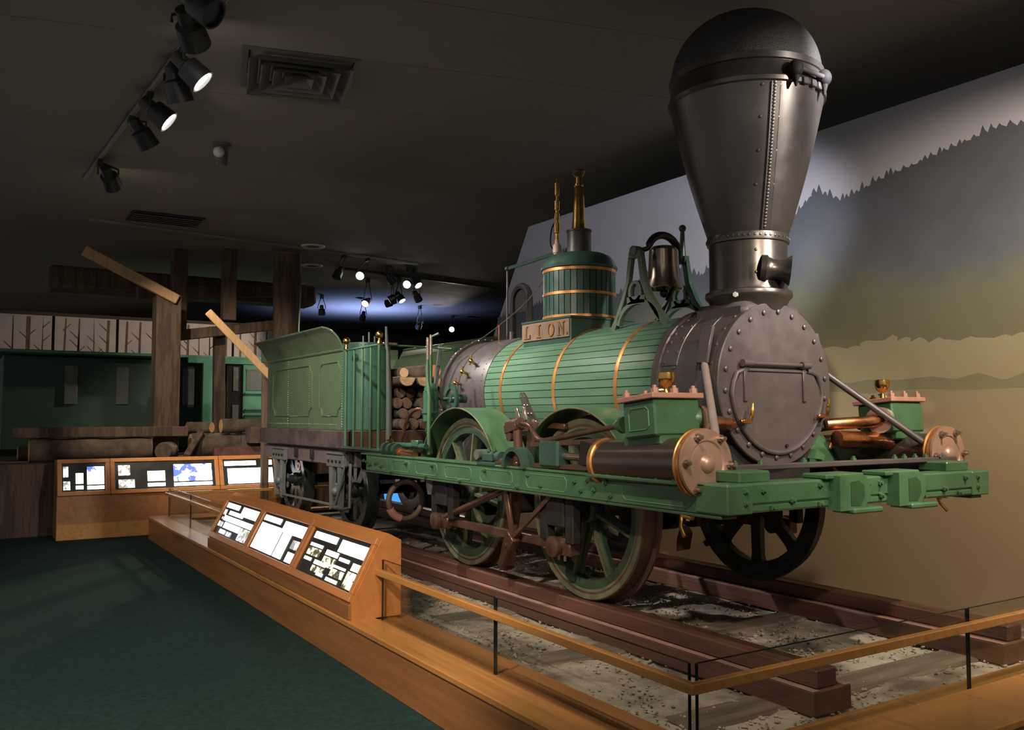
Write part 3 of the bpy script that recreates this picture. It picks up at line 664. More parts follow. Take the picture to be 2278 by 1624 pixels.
# bell on two A-frames
XBL = -4.43
for s, yy in ((-1, -.20), (1, .20)):
    zt = 2.165; zf = ZB + math.sqrt(RB ** 2 - .2 ** 2) - .012
    def rib(g, pts, wds):
        L_ = []; R_ = []
        for i, (x, z) in enumerate(pts):
            x0, z0 = pts[max(i - 1, 0)]; x1, z1 = pts[min(i + 1, len(pts) - 1)]; l = math.hypot(x1 - x0, z1 - z0); nx, nz = -(z1 - z0) / l, (x1 - x0) / l
            w_ = wds[i] / 2; L_.append((x + nx * w_, z + nz * w_)); R_.append((x - nx * w_, z - nz * w_))
        n_ = len(pts); vs = [(x, yy + o, z) for o in (-.016, .016) for (x, z) in L_ + R_]; m_ = 2 * n_; fs = []
        for i in range(n_ - 1):
            fs += [(i, i + 1, n_ + i + 1, n_ + i), (m_ + i, m_ + n_ + i, m_ + n_ + i + 1, m_ + i + 1), (i, m_ + i, m_ + i + 1, i + 1), (n_ + i, n_ + i + 1, m_ + n_ + i + 1, m_ + n_ + i)]
        fs += [(0, n_, m_ + n_, m_), (n_ - 1, m_ + n_ - 1, m_ + 2 * n_ - 1, 2 * n_ - 1)]
        return g.add(vs, fs)
    g = G()
    rib(g, [(XBL - .29, zf), (XBL - .235, zf + .09), (XBL - .175, zf + .20), (XBL - .125, zf + .32), (XBL - .095, zt)], [.045, .034, .030, .030, .036])
    rib(g, [(XBL + .26, zf), (XBL + .17, zf + .09), (XBL + .09, zf + .19), (XBL + .03, zf + .31), (XBL + .0, zt)], [.05, .050, .048, .044, .040])
    rib(g, [(XBL - .025 + .205 * math.cos(a), zf + .012 + .165 * math.sin(a)) for a in [PI - .12 - (PI - .24) * i / 12 for i in range(13)]], [.03] * 13)
    rib(g, [(XBL - .05 + .055 * math.cos(a), zf + .245 + .065 * math.sin(a)) for a in [2 * PI * i / 18 for i in range(19)]], [.024] * 19)
    rib(g, [(XBL - .13, zf + .19), (XBL + .05, zf + .19)], [.05, .05])
    g.box((XBL - .045, yy, zt + .01), (.12, .045, .045))
    bf = part('bell_frame', g, 'lagdark' if s > 0 else mat('grey green bell frame', (.085, .115, .075), .45), LO, smooth=False)
    if s < 0: part('bell_bearing', G().cyl((XBL - .05, yy - .03, zt + .035), (XBL - .05, yy + .03, zt + .035), .035, n=14), 'bluegrey', bf)
    else: part('frame_finial', G().tube([(XBL - .03, yy, zt), (XBL - .03, yy, zt + .15), (XBL - .028, yy, 2.385)], [.026, .017, .014], 10).sph((XBL - .028, yy, 2.395), .026, 12, 8), 'lagdark', bf)
part('bell', G().lathe([(0, 2.245), (.075, 2.24), (.098, 2.215), (.102, 2.12), (.108, 2.03), (.128, 1.975), (.135, 1.955), (.122, 1.955), (.095, 2.02), (.09, 2.1)], (XBL, 0, 0), n=48), 'bellm', LO)
part('bell_yoke', G().tube([(XBL - .04, -.20, 2.195), (XBL - .03, -.155, 2.21)] + [(XBL, .142 * -math.cos(a), 2.185 + .135 * math.sin(a)) for a in [.25 + (PI - .5) * i / 12 for i in range(13)]] + [(XBL - .03, .155, 2.15), (XBL - .04, .20, 2.16)], [.018] * 3 + [.026] * 11 + [.018] * 3, 10), 'black', LO)
part('bell_clapper', G().cyl((XBL, 0, 1.93), (XBL, 0, 2.15), .009, n=8).sph((XBL, 0, 1.925), .030, 12, 8), 'black', LO)
part('bell_rope_arm', G().bar((XBL + .02, .08, 1.985), (XBL - .06, -.03, 1.72), .03, .02), 'black', LO)

# frames
YO = 1.05
panx = [(-6.88, -6.58), (-6.48, -6.16), (-6.05, -5.70), (-5.58, -5.20), (-5.08, -4.68), (-4.52, -4.10), (-3.60, -3.10)]
for s in (-1, 1):
    y0, y1 = (s * YO, s * (YO - .10))
    fr = part('side_frame', G().bb(-7.12, -2.90, min(y0, y1), max(y0, y1), .640, .775, b=.008), 'green', LO, smooth=False)
    part('frame_top_strip', G().bb(-7.12, -3.0, min(y0, y1) - .006, max(y0, y1) + .006, .772, .786, b=.003), 'green', LO, smooth=False)
    part('frame_bottom_strip', G().bb(-7.12, -2.9, min(y0, y1) - .003, max(y0, y1) + .003, .628, .642, b=.003), mat('dull green lower frame', (.045, .075, .04), .5), LO, smooth=False)  # bottom strip in a duller green than the frame
    for (xa, xb) in panx:
        c = .022; za, zb = .667, .752
        pp = [(xa + c, za), (xb - c, za), (xb, za + c), (xb, zb - c), (xb - c, zb), (xa + c, zb), (xa, zb - c), (xa, za + c)]
        part('lining_panel', G().tube([(x, s * (YO + .0005), z) for x, z in pp], .0028, 5, closed=True), 'line', fr)
    bx = [(-7.05, .72), (-6.98, .715), (-6.94, .69), (-6.90, .70), (-6.80, .71), (-6.70, .69), (-6.22, .735), (-6.50, .655), (-5.78, .74), (-5.88, .655), (-5.36, .655), (-5.02, .745), (-4.62, .665), (-4.5, .745), (-4.36, .69), (-4.02, .735), (-3.96, .69), (-3.9, .75), (-3.84, .70), (-3.74, .745), (-3.7, .68)]
    for x, z in bx:
        put('frame_bolt', HEX, fr, orient((x, s * YO, z), (0, s, 0)))
# buffer beam
XBM = -2.86
bm_ = part('buffer_beam', G().bb(XBM - .13, XBM, -YO, YO, .690, .790, b=.010).bb(XBM - .13, XBM - .005, -YO + .01, YO - .01, .652, .692, b=.010), 'green', LO, smooth=False)
for s in (-1, 1):
    part('corner_plate', G().bb(XBM - .20, XBM + .006, s * (YO + .006), s * (YO - .16), .650, .785, b=.006), 'green', LO, smooth=False)
    part('beam_block', G().bb(XBM - .22, XBM - .04, s * .93, s * .72, .785, .842, b=.008), 'green', LO, smooth=False)
    yc = s * .235
    cb = part('coupling_block', G().prism([(-.115, -.085), (.06, -.085), (.115, -.03), (.115, .05), (.075, .085), (-.115, .085)], (XBM - .01, yc, .722), (0, 1, 0), (0, 0, 1), .075), 'green', LO, smooth=False)
    part('coupling_socket_shade', G().prism([(-.045, -.06), (.03, -.062), (.062, -.02), (.058, .035), (.02, .062), (-.045, .055)], (XBM + .0655, yc + .01, .720), (0, 1, 0), (0, 0, 1), .002), 'dline', cb, smooth=False)  # flat dark plate paints the shade inside the pocket
    part('coupling_pin', G().cyl((XBM + .05, yc + .0, .665), (XBM + .05, yc + .0, .775), .018, n=10), 'green', cb)
    part('coupling_step', G().bb(XBM - .05, XBM + .09, yc - .04, yc + .19, .620, .648, b=.008), 'green', LO, smooth=False)
    part('coupling_cap', G().bb(XBM - .12, XBM + .03, yc - .17, yc + .12, .79, .815, b=.006), 'green', LO, smooth=False)
    for y, z in ((.82, .755), (.62, .70), (.42, .765), (.76, .672), (.42, .672), (.05, .755), (.06, .69), (.94, .70), (.94, .755)):
        put('beam_bolt', HEX, bm_, orient((XBM, s * y, z), (1, 0, 0)))
part('rear_beam', G().bb(-7.12, -7.0, -YO, YO, .64, .775, b=.008), 'green', LO, smooth=False)
part('cross_bar', G().bb(-3.08, -3.02, -.82, 1.02, .835, .862, b=.004), 'iron', LO, smooth=False)
for y in (-.80, -.62, -.3, .1, .46, .55, .65, .75): put('bar_bolt', HEX, LO, orient((-3.05, y, .862), (0, 0, 1)))
for x in (-6.9, -5.05, -3.5): part('frame_stretcher', G().bb(x - .05, x + .05, -.96, .96, .65, .74, b=.006), 'dark', LO, smooth=False)
part('frame_deck', G().bb(-4.0, -3.0, -.9, .9, .70, .735, b=.004), 'dark', LO, smooth=False)

# wheels: hub and rim, tyre, spokes
def rimprof(r0, r1): return [(r0, -.055), (r1, -.055), (r1, .055), (r0, .055), (r0, -.055)]
RIM = mdata(G().lathe([(.428, -.045), (.472, -.050), (.495, -.050), (.495, .05), (.472, .05), (.428, .045), (.420, .02), (.420, -.02), (.428, -.045)], (0, 0, 0), n=64).lathe([(0, -.07), (.085, -.07), (.10, -.05), (.10, .05), (.085, .07), (0, .07)], (0, 0, 0), n=24), 'wheel', 'driving_wheel')
TYRE = mdata(G().lathe([(.494, -.056), (.536, -.056), (.545, -.046), (.545, .040), (.572, .048), (.572, .062), (.54, .064), (.494, .056), (.494, -.056)], (0, 0, 0), n=64), 'tyre', 'wheel_tyre')
LIP = mdata(G().lathe([(.480, -.052), (.535, -.060), (.540, -.056), (.50, -.050), (.48, -.05)], (0, 0, 0), n=64), 'rim', 'wheel_lip')
def spoke_mesh():
    g = G(); g.prism([(-.045, .09), (.045, .09), (.024, .25), (.024, .37), (.045, .432), (-.045, .432), (-.024, .37), (-.024, .25)], (0, 0, -.012), (1, 0, 0), (0, 1, 0), .030)
    return g
RIB = mdata(G().prism([(-.010, .09), (.010, .09), (.008, .43), (-.008, .43)], (0, 0, -.046), (1, 0, 0), (0, 1, 0), .036), 'rim', 'spoke_rib')
SPK = mdata(spoke_mesh(), 'wheel', 'spoke')
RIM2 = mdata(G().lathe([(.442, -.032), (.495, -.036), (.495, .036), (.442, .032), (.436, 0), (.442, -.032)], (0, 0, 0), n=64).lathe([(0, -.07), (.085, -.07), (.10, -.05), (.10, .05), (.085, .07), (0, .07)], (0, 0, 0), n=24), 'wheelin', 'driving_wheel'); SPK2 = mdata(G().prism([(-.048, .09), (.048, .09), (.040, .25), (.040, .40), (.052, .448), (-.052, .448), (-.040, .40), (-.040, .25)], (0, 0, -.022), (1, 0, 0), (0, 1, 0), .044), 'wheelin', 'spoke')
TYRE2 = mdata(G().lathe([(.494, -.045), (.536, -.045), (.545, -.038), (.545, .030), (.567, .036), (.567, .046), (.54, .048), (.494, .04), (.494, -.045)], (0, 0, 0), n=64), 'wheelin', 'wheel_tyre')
for s in (-1, 1):
    for x, ph in ((-5.745, .18), (-4.295, .30)):
        # local z axis points inwards (towards the centre line)
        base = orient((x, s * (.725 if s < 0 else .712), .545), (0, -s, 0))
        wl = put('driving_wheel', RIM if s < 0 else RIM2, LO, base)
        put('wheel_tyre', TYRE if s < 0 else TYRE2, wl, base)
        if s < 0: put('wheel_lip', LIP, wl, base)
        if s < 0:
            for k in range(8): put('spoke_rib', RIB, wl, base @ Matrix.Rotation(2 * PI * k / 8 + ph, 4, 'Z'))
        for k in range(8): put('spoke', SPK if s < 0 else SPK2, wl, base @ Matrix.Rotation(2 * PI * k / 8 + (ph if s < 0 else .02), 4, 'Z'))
for x in (-5.745, -4.295):
    part('axle', G().cyl((x, -.86, .545), (x, .86, .545), .06, n=20), 'dark', LO)
    for s in (-1, 1):
        part('axle_guard', G().bb(x - .17, x - .09, s * .93, s * .99, .36, .66, b=.006).bb(x + .09, x + .17, s * .93, s * .99, .36, .66, b=.006).bb(x - .09, x + .09, s * .90, s * 1.0, .45, .64, b=.006), 'dark', LO, smooth=False)
# cranks and side rods
for s in (-1, 1):
    zc = .335
    for x in (-5.80, -4.29):
        part('crank_arm', G().bar((x + .02, s * .875, .545), (x, s * .875, zc), .12, .05, (0, 1, 0), .01), 'dark', LO)
        part('rod_big_end', G().cyl((x, s * .84, zc), (x, s * 1.02, zc), .055, n=24).lathe([(.055, 0), (.062, .005), (.062, .03), (.052, .035), (0, .035)], (x, s * .995, zc), (0, s, 0), 24).bb(x - .01, x + .12, s * .90, s * .98, zc - .05, zc + .05, b=.008), 'browniron', LO)
        for k in (-.02, .04): part('big_end_bolt', G().cyl((x + k, s * .955, zc - .045), (x + k, s * .955, zc - .085), .009, n=8), 'steel', LO)
    part('side_rod', G().bar((-5.72, s * .94, zc), (-4.36, s * .94, zc), .055, .035, (0, 1, 0)), 'browniron', LO)
    part('drive_rod', G().tube([(-5.74, s * .96, zc + .03), (-4.86, s * .985, .63)], .024, 10), 'browniron', LO)
    part('hanger_bar', G().bar((-4.84, s * 1.0, .64), (-4.755, s * 1.0, .33), .045, .018, (0, 1, 0)), 'browniron', LO)
    part('hanger_bar', G().bar((-4.31, s * 1.0, .64), (-4.755, s * 1.0, .33), .030, .022, (0, 1, 0)), 'browniron', LO)
    part('brake_rod', G().bar((-4.745, s * .99, .34), (-5.02, s * .93, .11), .045, .03, (0, 1, 0)), 'browniron', LO)
    part('rod_clevis', G().box((-4.77, s * 1.0, .31), (.09, .06, .09), Matrix.Rotation(.7, 3, 'Y')).cyl((-4.80, s * 1.04, .28), (-4.80, s * .95, .28), .02, n=12), 'browniron', LO)
    part('brake_block', G().prism([(0, 0), (.07, .02), (.10, .15), (.05, .20), (.01, .1)], (-5.12, s * .80, .06), (1, 0, 0), (0, 0, 1), .08), 'browniron', LO, smooth=False)
    part('spring_seat', G().lathe([(0, -.06), (.05, -.06), (.062, 0), (.062, .07), (0, .075)], (-5.94, s * .95, .575), n=18), 'bluegrey', LO)
part('cross_shaft', G().cyl((-5.25, -.95, .60), (-5.25, .95, .60), .02, n=10), 'steel', LO)
for k, (x, y, z, dx, dz) in enumerate(((-5.4, -.3, .55, .5, .1), (-5.3, .3, .50, .5, .15), (-4.9, -.1, .48, .5, .05), (-5.0, .15, .56, .6, -.1))):
    part('eccentric_rod', G().bar((x, y, z), (x + dx, y, z + dz), .05, .03), 'bluegrey' if k % 2 else 'steel', LO)
for k, y in enumerate((-.35, -.12, .12, .35)):
    part('eccentric', G().cyl((-4.295, y - .035, .545), (-4.295, y + .035, .545), .17, n=28), 'dark', LO)

# splashers over the wheels
def splasher(x, s, ri, a0, a1, m):
    g = G(); n = 26; vs = []
    yn, yf = s * .875, s * .60
    for i in range(n + 1):
        a = a0 + (a1 - a0) * i / n
        for r, y in ((ri, yn), (ri + .008, yn), (ri + .008, yf), (ri, yf)): vs.append((x + r * math.cos(a), y, .545 + r * math.sin(a)))
    fs = [(i * 4 + k, i * 4 + (k + 1) % 4, (i + 1) * 4 + (k + 1) % 4, (i + 1) * 4 + k) for i in range(n) for k in range(4)] + [(0, 1, 2, 3), (n * 4 + 3, n * 4 + 2, n * 4 + 1, n * 4)]
    o = part('splasher', g.add(vs, fs), m, LO)
    part('splasher_edge', G().tube([(x + (ri + .004) * math.cos(a0 + (a1 - a0) * i / n), yn, .545 + (ri + .004) * math.sin(a0 + (a1 - a0) * i / n)) for i in range(n + 1)], .006, 6), 'rim', o)
for s in (-1, 1):
    splasher(-5.745, s, .610, math.radians(22), math.radians(158), 'green')
    splasher(-4.295, s, .600, math.radians(22), math.radians(158), 'green')

# cylinders
for s in (-1, 1):
    yc = s * .985; ax = Vector((1, 0, .030)).normalized(); c0 = Vector((-3.83, yc, .850)); c1 = Vector((-3.10, yc, .884))
    part('cylinder_jacket', G().lathe([(0, 0), (.118, 0), (.120, .03), (.126, .5), (.126, .75), (0, .75)], c0, ax, 48), 'jacket', LO)
    part('cylinder_band', G().lathe([(.118, -.02), (.130, -.018), (.132, .012), (.124, .018), (.118, .018)], c0 + ax * .02, ax, 48), 'band', LO)
    part('cylinder_front_ring', G().lathe([(.126, 0), (.168, .004), (.170, .012), (.160, .018), (.160, .024), (.170, .030), (.170, .042), (.13, .045)], c0 + ax * .715, ax, 56), 'band', LO)
    hd_ = part('cylinder_cover', G().lathe([(.12, 0), (.166, 0), (.168, .006), (.166, .018), (.112, .021), (.106, .015), (.104, .014), (.098, .016), (.055, .017), (.045, .018), (.040, .030), (.026, .042), (0, .046)], c0 + ax * .762, ax, 64), 'head', LO)
    for k in range(6):
        a = math.radians(57 + 60 * k + (0 if s < 0 else 5)); p = c0 + ax * .775 + Vector((0, math.cos(a) * .142, math.sin(a) * .142))
        if k == 0 and s < 0: p = c0 + ax * .775 + Vector((0, .085, .118))
        part('cover_stud', G().lathe([(0, 0), (.019, 0), (.019, .020), (.011, .021), (.011, .042), (0, .044)], p, ax, 8), 'steel', hd_)
    part('cylinder_rear_cover', G().lathe([(0, -.03), (.105, -.03), (.118, -.005), (.118, .0)], c0, ax, 32), 'dark', LO)
    part('cylinder_saddle', G().bb(-3.80, -3.12, s * .94, s * 1.04, .72, .80, b=.01), 'green', LO, smooth=False)
    for k in range(6): put('saddle_bolt', HEX, LO, orient((-3.80 + .125 * k, s * 1.075, .785), (0, 0, 1)))
    part('saddle_flange', G().bb(-3.86, -3.10, s * .93, s * 1.10, .772, .790, b=.004), 'green', LO, smooth=False)
    # valve chest on a slant
    tl = Matrix.Rotation(-.10, 3, 'Y'); cc = Vector((-3.405, s * .95, 1.085))
    ch = part('valve_chest', G().box(cc, (.245, .305, .185), tl, b=.010), 'green', LO, smooth=False)
    part('chest_foot', G().box(cc + Vector((-.02, -s * .0, -.11)), (.29, .24, .06), tl, b=.008), 'green', LO, smooth=False)
    part('chest_cover', G().box(cc + tl @ Vector((0, 0, .106)), (.28, .345, .028), tl, b=.004), 'pink', LO, smooth=False)
    for dx in (-.11, .11):
        for dy in (-.13, .0, .13):
            put('cover_nut', mdata(G().lathe([(0, 0), (.021, 0), (.021, .026), (.011, .027), (.011, .040), (0, .042)], (0, 0, 0), n=6), 'pink', 'cover_nut'), ch, orient(cc + tl @ Vector((dx, dy, .119)), tl @ Vector((0, 0, 1))))
    xs = cc + tl @ Vector((-.085, s * .1335, -.005))
    pp = [(-.075, -.055), (.055, -.055), (.075, -.04), (.075, .04), (.055, .055), (-.055, .055), (-.075, .035), (-.075, -.04)]
    part('chest_lining', G().tube([cc + tl @ Vector((px - .0, s * .154, pz)) for px, pz in pp], .003, 5, closed=True), 'line', ch)
    part('steam_elbow', G().lathe([(0, 0), (.062, 0), (.070, .02), (.062, .06), (.045, .07), (0, .07)], cc + Vector((.05, -s * .13, .0)), (.5, -s * .86, 0), 24), 'green', LO)
    part('elbow_flange', G().lathe([(0, 0), (.080, 0), (.080, .022), (0, .022)], cc + Vector((.065, -s * .20, -.01)), (.3, -s * .95, 0), 20), 'head', LO)
    part('steam_pipe', G().tube([cc + Vector((.07, -s * .20, -.01)), cc + Vector((.06, -s * .34, -.02)), (-3.46, s * .40, 1.05)], .036, 14), 'copper', LO)
    if s > 0: part('exhaust_pipe', G().tube([(-3.38, s * .95, .93), (-3.36, s * .75, .955), (-3.40, s * .42, .965)], .050, 16), 'copper', LO)
    # oil cup
    oc = cc + Vector((-.02, -s * .05, .115))
    part('oil_cup', G().lathe([(0, 0), (.018, 0), (.016, .03), (.010, .042), (.014, .050), (.030, .058), (.041, .074), (.046, .098), (.044, .126), (.041, .128), (.038, .118), (0, .112)], oc, (0, 0, 1), 24).cyl(oc + Vector((-.0, -.0, .035)), oc + Vector((-.06, s * .05, .036)), .007, n=8), 'brass', LO)
    # motion
    part('guide_bar', G().bar((-4.52, s * 1.0, .925), (-3.80, s * 1.0, .965), .030, .045, (0, 1, 0)), 'browniron', LO)
    part('guide_bar', G().bar((-4.50, s * 1.0, .800), (-3.82, s * 1.0, .812), .028, .045, (0, 1, 0)), 'browniron', LO)
    part('crosshead', G().bb(-4.40, -4.20, s * .955, s * 1.045, .80, .955, b=.012), 'lagdark', LO, smooth=False)
    part('piston_rod', G().cyl((-4.3, s * .985, .866), (-3.84, s * .985, .866), .022, n=14), 'steel', LO)
    part('gland_flange', G().box((-3.95, s * .985, .89), (.10, .10, .13), Matrix.Rotation(.1, 3, 'Y')), 'dark', LO)
    part('valve_rod', G().tube([(-4.64, s * 1.0, 1.055), (-4.56, s * 1.0, 1.04), (-4.50, s * 1.0, .985), (-4.44, s * 1.0, .955), (-4.30, s * 1.0, .965), (-3.64, s * 1.0, 1.055)], [.013, .016, .017, .017, .016, .015], 12, smooth=4), 'browniron', LO)
    part('rod_guide', G().lathe([(.016, -.06), (.03, -.03), (.045, .0), (.045, .03), (0, .03)], (-3.665, s * 1.0, 1.052), (1, 0, .1), 16), 'green', LO)
    part('rocker_shaft', G().cyl((-4.92, s * 1.0, .80), (-4.72, s * 1.0, .80), .035, n=18).sph((-4.70, s * 1.0, .80), .036, 14, 10), 'browniron', LO)
    part('rocker_arm', G().tube([(-4.70, s * 1.0, .80), (-4.69, s * 1.0, .90), (-4.70, s * 1.0, 1.02)], [.034, .028, .03], 14), 'browniron', LO)
    part('rocker_head', G().box((-4.74, s * 1.0, 1.03), (.14, .07, .06), Matrix.Rotation(-.25, 3, 'Y')).cyl((-4.80, s * 1.0, 1.04), (-4.66, s * 1.0, 1.06), .034, n=16).cyl((-4.76, s * 1.03, .97), (-4.76, s * .93, .97), .03, n=14), 'browniron', LO)
    part('valve_link', G().prism([(0, 0), (.03, .02), (.07, .18), (.05, .26), (.02, .25), (-.01, .12)], (-4.66, s * .93, .82), (1, 0, 0), (0, 0, 1), .02), 'steel', LO, smooth=False)
    part('link_fork', G().bar((-4.78, s * .93, 1.07), (-4.82, s * .93, 1.15), .035, .015).bar((-4.71, s * .93, 1.07), (-4.74, s * .93, 1.16), .03, .015), 'steel', LO)
    part('weigh_bar', G().bar((-5.05, s * .80, 1.055), (-4.45, s * .80, 1.035), .035, .03), 'browniron', LO)
    # bearing on the frame
    part('shaft_bearing', G().bb(-5.12, -4.88, s * .96, s * 1.06, .776, .80, b=.005).bb(-5.05, -4.93, s * .95, s * 1.06, .80, .86, b=.01).cyl((-5.08, s * 1.0, .83), (-4.88, s * 1.0, .83), .04, n=18), 'lagdark', LO, smooth=False)
    part('oil_nut', G().cyl((-5.1, s * 1.07, .845), (-5.1, s * .98, .845), .034, n=18), 'bluegrey', LO)
    for x, z in ((-5.02, .865), (-4.95, .87)): put('bearing_bolt', HEX, LO, orient((x, s * 1.02, z), (0, 0, 1)))
    part('axle_hood', G().prism(arc(0, 0, .125, 0, PI, 14) + arc(0, 0, .10, PI, 0, 14), (-4.64, s * .99, .782), (1, 0, 0), (0, 0, 1), .09 * -s), 'lagdark', LO, smooth=False)
    part('drain_cock', G().cyl((-3.14, s * 1.0, .73), (-3.14, s * 1.03, .60), .010, n=8).cyl((-3.17, s * 1.035, .625), (-3.10, s * 1.035, .62), .014, n=10).tube([(-3.17, s * 1.04, .62), (-3.155, s * 1.06, .57), (-3.12, s * 1.07, .53)], .010, 8), 'brass', LO)
    # riveted tie plate on the boiler side
    bp = G(); rv = []
    vs = []
    for i in range(9):
        a = PI + .14 + .62 * i / 8
        wdt = .040 * (math.sin(PI * min(1, (i + .6) / 2.2) / 2))
        for o in (-wdt, wdt): vs.append(side_pt(-5.405 + o + .10 * i / 8, a, RB + .012) * 1 if s < 0 else Vector((1, -1, 1)) * side_pt(-5.405 + o + .10 * i / 8, a, RB + .012))
    def sp(x, a, r):
        p = side_pt(x, a, r); return Vector((p.x, p.y if s < 0 else -p.y, p.z))
    vs = []
    for i in range(9):
        a = PI + .02 + .55 * i / 8; wdt = .042 * math.sin(PI / 2 * min(1, (i + .7) / 2.0))
        for o in (-wdt, wdt): vs.append(sp(-5.475 + o + .10 * i / 8, a, RB + .014))
        if i % 2: 
            for o in (-.022, .022): p = sp(-5.475 + o + .10 * i / 8, a, RB + .014); rv.append((p, (p - Vector((p.x, 0, ZB))).normalized()))
    vs += [Vector(v) - (Vector(v) - Vector((Vector(v).x, 0, ZB))).normalized() * .018 for v in vs]
    n2 = 18; fs = [(2 * i, 2 * i + 1, 2 * i + 3, 2 * i + 2) for i in range(8)] + [(2 * i, 2 * i + 2, n2 + 2 * i + 2, n2 + 2 * i) for i in range(8)] + [(2 * i + 1, 2 * i + 3, n2 + 2 * i + 3, n2 + 2 * i + 1) for i in range(8)] + [(0, 1, n2 + 1, n2)]
    tp = part('tie_plate', bp.add(vs, fs), 'iron', LO)
    rivets(rv, .010, 'steel', tp)
    part('firebox_step', G().bb(-6.06, -5.85, s * .44, s * .47, .98, 1.10, b=.01), 'dark', LO)
    part('boiler_ear', G().lathe([(0, 0), (.045, 0), (.045, .02), (0, .02)], (-4.06, s * .45, 1.20), (0, s, 0), 20), 'iron', LO)
    part('frame_bearer', G().bb(-6.2, -4.1, s * .46, s * .52, .985, 1.03, b=.006), 'browniron', LO, smooth=False)

# rear of the engine: footplate, railing, levers, pump, pipes
part('footplate', G().bb(-7.85, -6.80, -.97, .97, .778, .802, b=.004), 'dark', LO, smooth=False)
for s in (-1, 1):
    yy = s * .95
    part('railing_foot', G().bar((-7.78, yy, .812), (-6.92, yy, .812), .022, .045, (0, 1, 0)), 'tenderf', LO)
    part('railing_top', G().bar((-7.76, yy, 1.715), (-6.98, yy, 1.715), .016, .030, (0, 1, 0)), 'green', LO)
    for k, x in enumerate((-7.745, -7.55, -7.355, -7.165, -6.985)):
        r = .016 if k in (0, 4) else .011
        b = part('railing_bar', G().cyl((x, yy, .80), (x, yy, 1.725), r, r * .9, n=12), 'green', LO)
        if k in (0, 4): part('brass_knob', G().lathe([(0, 1.72), (.024, 1.725), (.018, 1.745), (.012, 1.765), (.014, 1.775)], (x, yy, 0), n=14).sph((x, yy, 1.80), .034, 16, 12), 'brass', b)
part('cab_handrail', G().tube([(-6.985, -.95, 1.712), (-6.98, -.7, 1.712), (-6.92, -.42, 1.702), (-6.80, -.34, 1.69)], .009, 8), 'green', LO)
part('handrail_joint', G().bb(-7.02, -6.94, -.93, -.80, 1.71, 1.735), 'steel', LO)
part('brake_lever', G().tube([(-6.79, -.94, .80), (-6.80, -.94, 1.3), (-6.825, -.94, 1.64)], [.026, .024, .017], 12).tube([(-6.825, -.94, 1.63), (-6.85, -.94, 1.70), (-6.865, -.94, 1.86)], [.013, .015, .011], 10), 'bluegrey', LO)
part('lever_foot', G().bb(-6.85, -6.72, -.98, -.90, .79, .87, b=.01), 'tenderf', LO)
for k, (y, xt, zt) in enumerate(((-.88, -6.20, 1.72), (-.62, -6.66, 1.80))):
    lv = part('reversing_lever', G().tube([(xt + .03, y, .80), (xt + .03, y, 1.25), (xt + .015, y, 1.33), (xt, y, 1.38), (xt, y, zt - .22)], .016, 10).tube([(xt, y, zt - .24), (xt, y, zt)] if k == 0 else [(xt, y, zt - .24), (xt, y, zt - .03), (xt + .05, y + .05, zt)], .013, 10), 'green', LO)
    part('lever_grip', G().cyl((xt, y, zt - .18), (xt, y, zt - .01), .014, n=10), 'steel', lv)
part('feed_pump', G().cyl((-6.30, -.80, 1.06), (-6.30, -.80, 1.30), .062, n=24).sph((-6.30, -.80, 1.31), .056, 16, 10).lathe([(.062, 0), (.072, .003), (.072, .018), (.062, .02)], (-6.30, -.80, 1.12), (0, 0, 1), 24).cyl((-6.30, -.80, .96), (-6.30, -.80, 1.06), .035, n=16), 'tenderf', LO)
part('pump_wheel', G().lathe([(.075, -.012), (.115, -.012), (.115, .012), (.075, .012), (.075, -.012)], (-6.18, -.68, 1.24), (0, 1, 0), 28).cyl((-6.18, -.70, 1.24), (-6.18, -.55, 1.24), .035, n=16).cyl((-6.30, -.72, 1.24), (-6.06, -.66, 1.24), .012, n=8), 'lagdark', LO)
part('pump_pipe', G().tube([(-6.26, -.86, 1.30), (-6.20, -.87, 1.28), (-6.19, -.87, 1.1), (-6.24, -.87, .98)], .010, 8, smooth=4), 'tenderf', LO)
part('copper_pipe', G().tube([(-6.745, -.85, .86), (-6.73, -.85, .90), (-6.69, -.85, .96), (-6.66, -.85, 1.03), (-6.56, -.85, 1.12), (-6.42, -.85, 1.155), (-6.29, -.85, 1.13)], .013, 10, smooth=5), 'copper', LO)
part('floor_shaft', G().cyl((-6.72, -.93, .865), (-6.12, -.93, .865), .022, n=14).box((-6.28, -.93, .885), (.12, .05, .05)), 'tenderf', LO)
for k, x in enumerate((-6.72, -6.62, -6.52)):
    part('shaft_collar', G().cyl((x, -1.0, .83), (x + .045, -1.0, .83), .055 - .004 * k, n=20), 'lagdark', LO)
part('shaft_sleeve', G().cyl((-6.50, -1.0, .815), (-6.18, -1.0, .80), .032, n=16).cyl((-6.42, -1.0, .812), (-6.40, -1.0, .811), .040, n=16), 'copper', LO)
part('brass_tap', G().cyl((-6.70, -.98, .87), (-6.66, -.98, .93), .012, n=8).cyl((-6.74, -.98, .90), (-6.62, -.98, .90), .008, n=8), 'brass', LO)
part('weather_panel', G().bb(-6.80, -6.78, .30, .92, .9, 1.80, b=.003), 'tenderf', LO, smooth=False)
part('panel_rail', G().bar((-6.82, .0, 1.56), (-6.82, .50, 1.60), .05, .02), 'black', LO)
part('diagonal_stay', G().bar((-7.2, -.25, 1.75), (-6.60, -.62, 1.22), .05, .03), 'bluegrey', LO)
part('hose_loop', G().tube([(-6.80, -.78 + .155 * math.cos(a), .392 + .155 * math.sin(a)) for a in [2 * PI * i / 28 for i in range(28)]], .024, 12, closed=True), mat('brown rubber hose', (.12, .075, .05), .5, var=.25), LO)
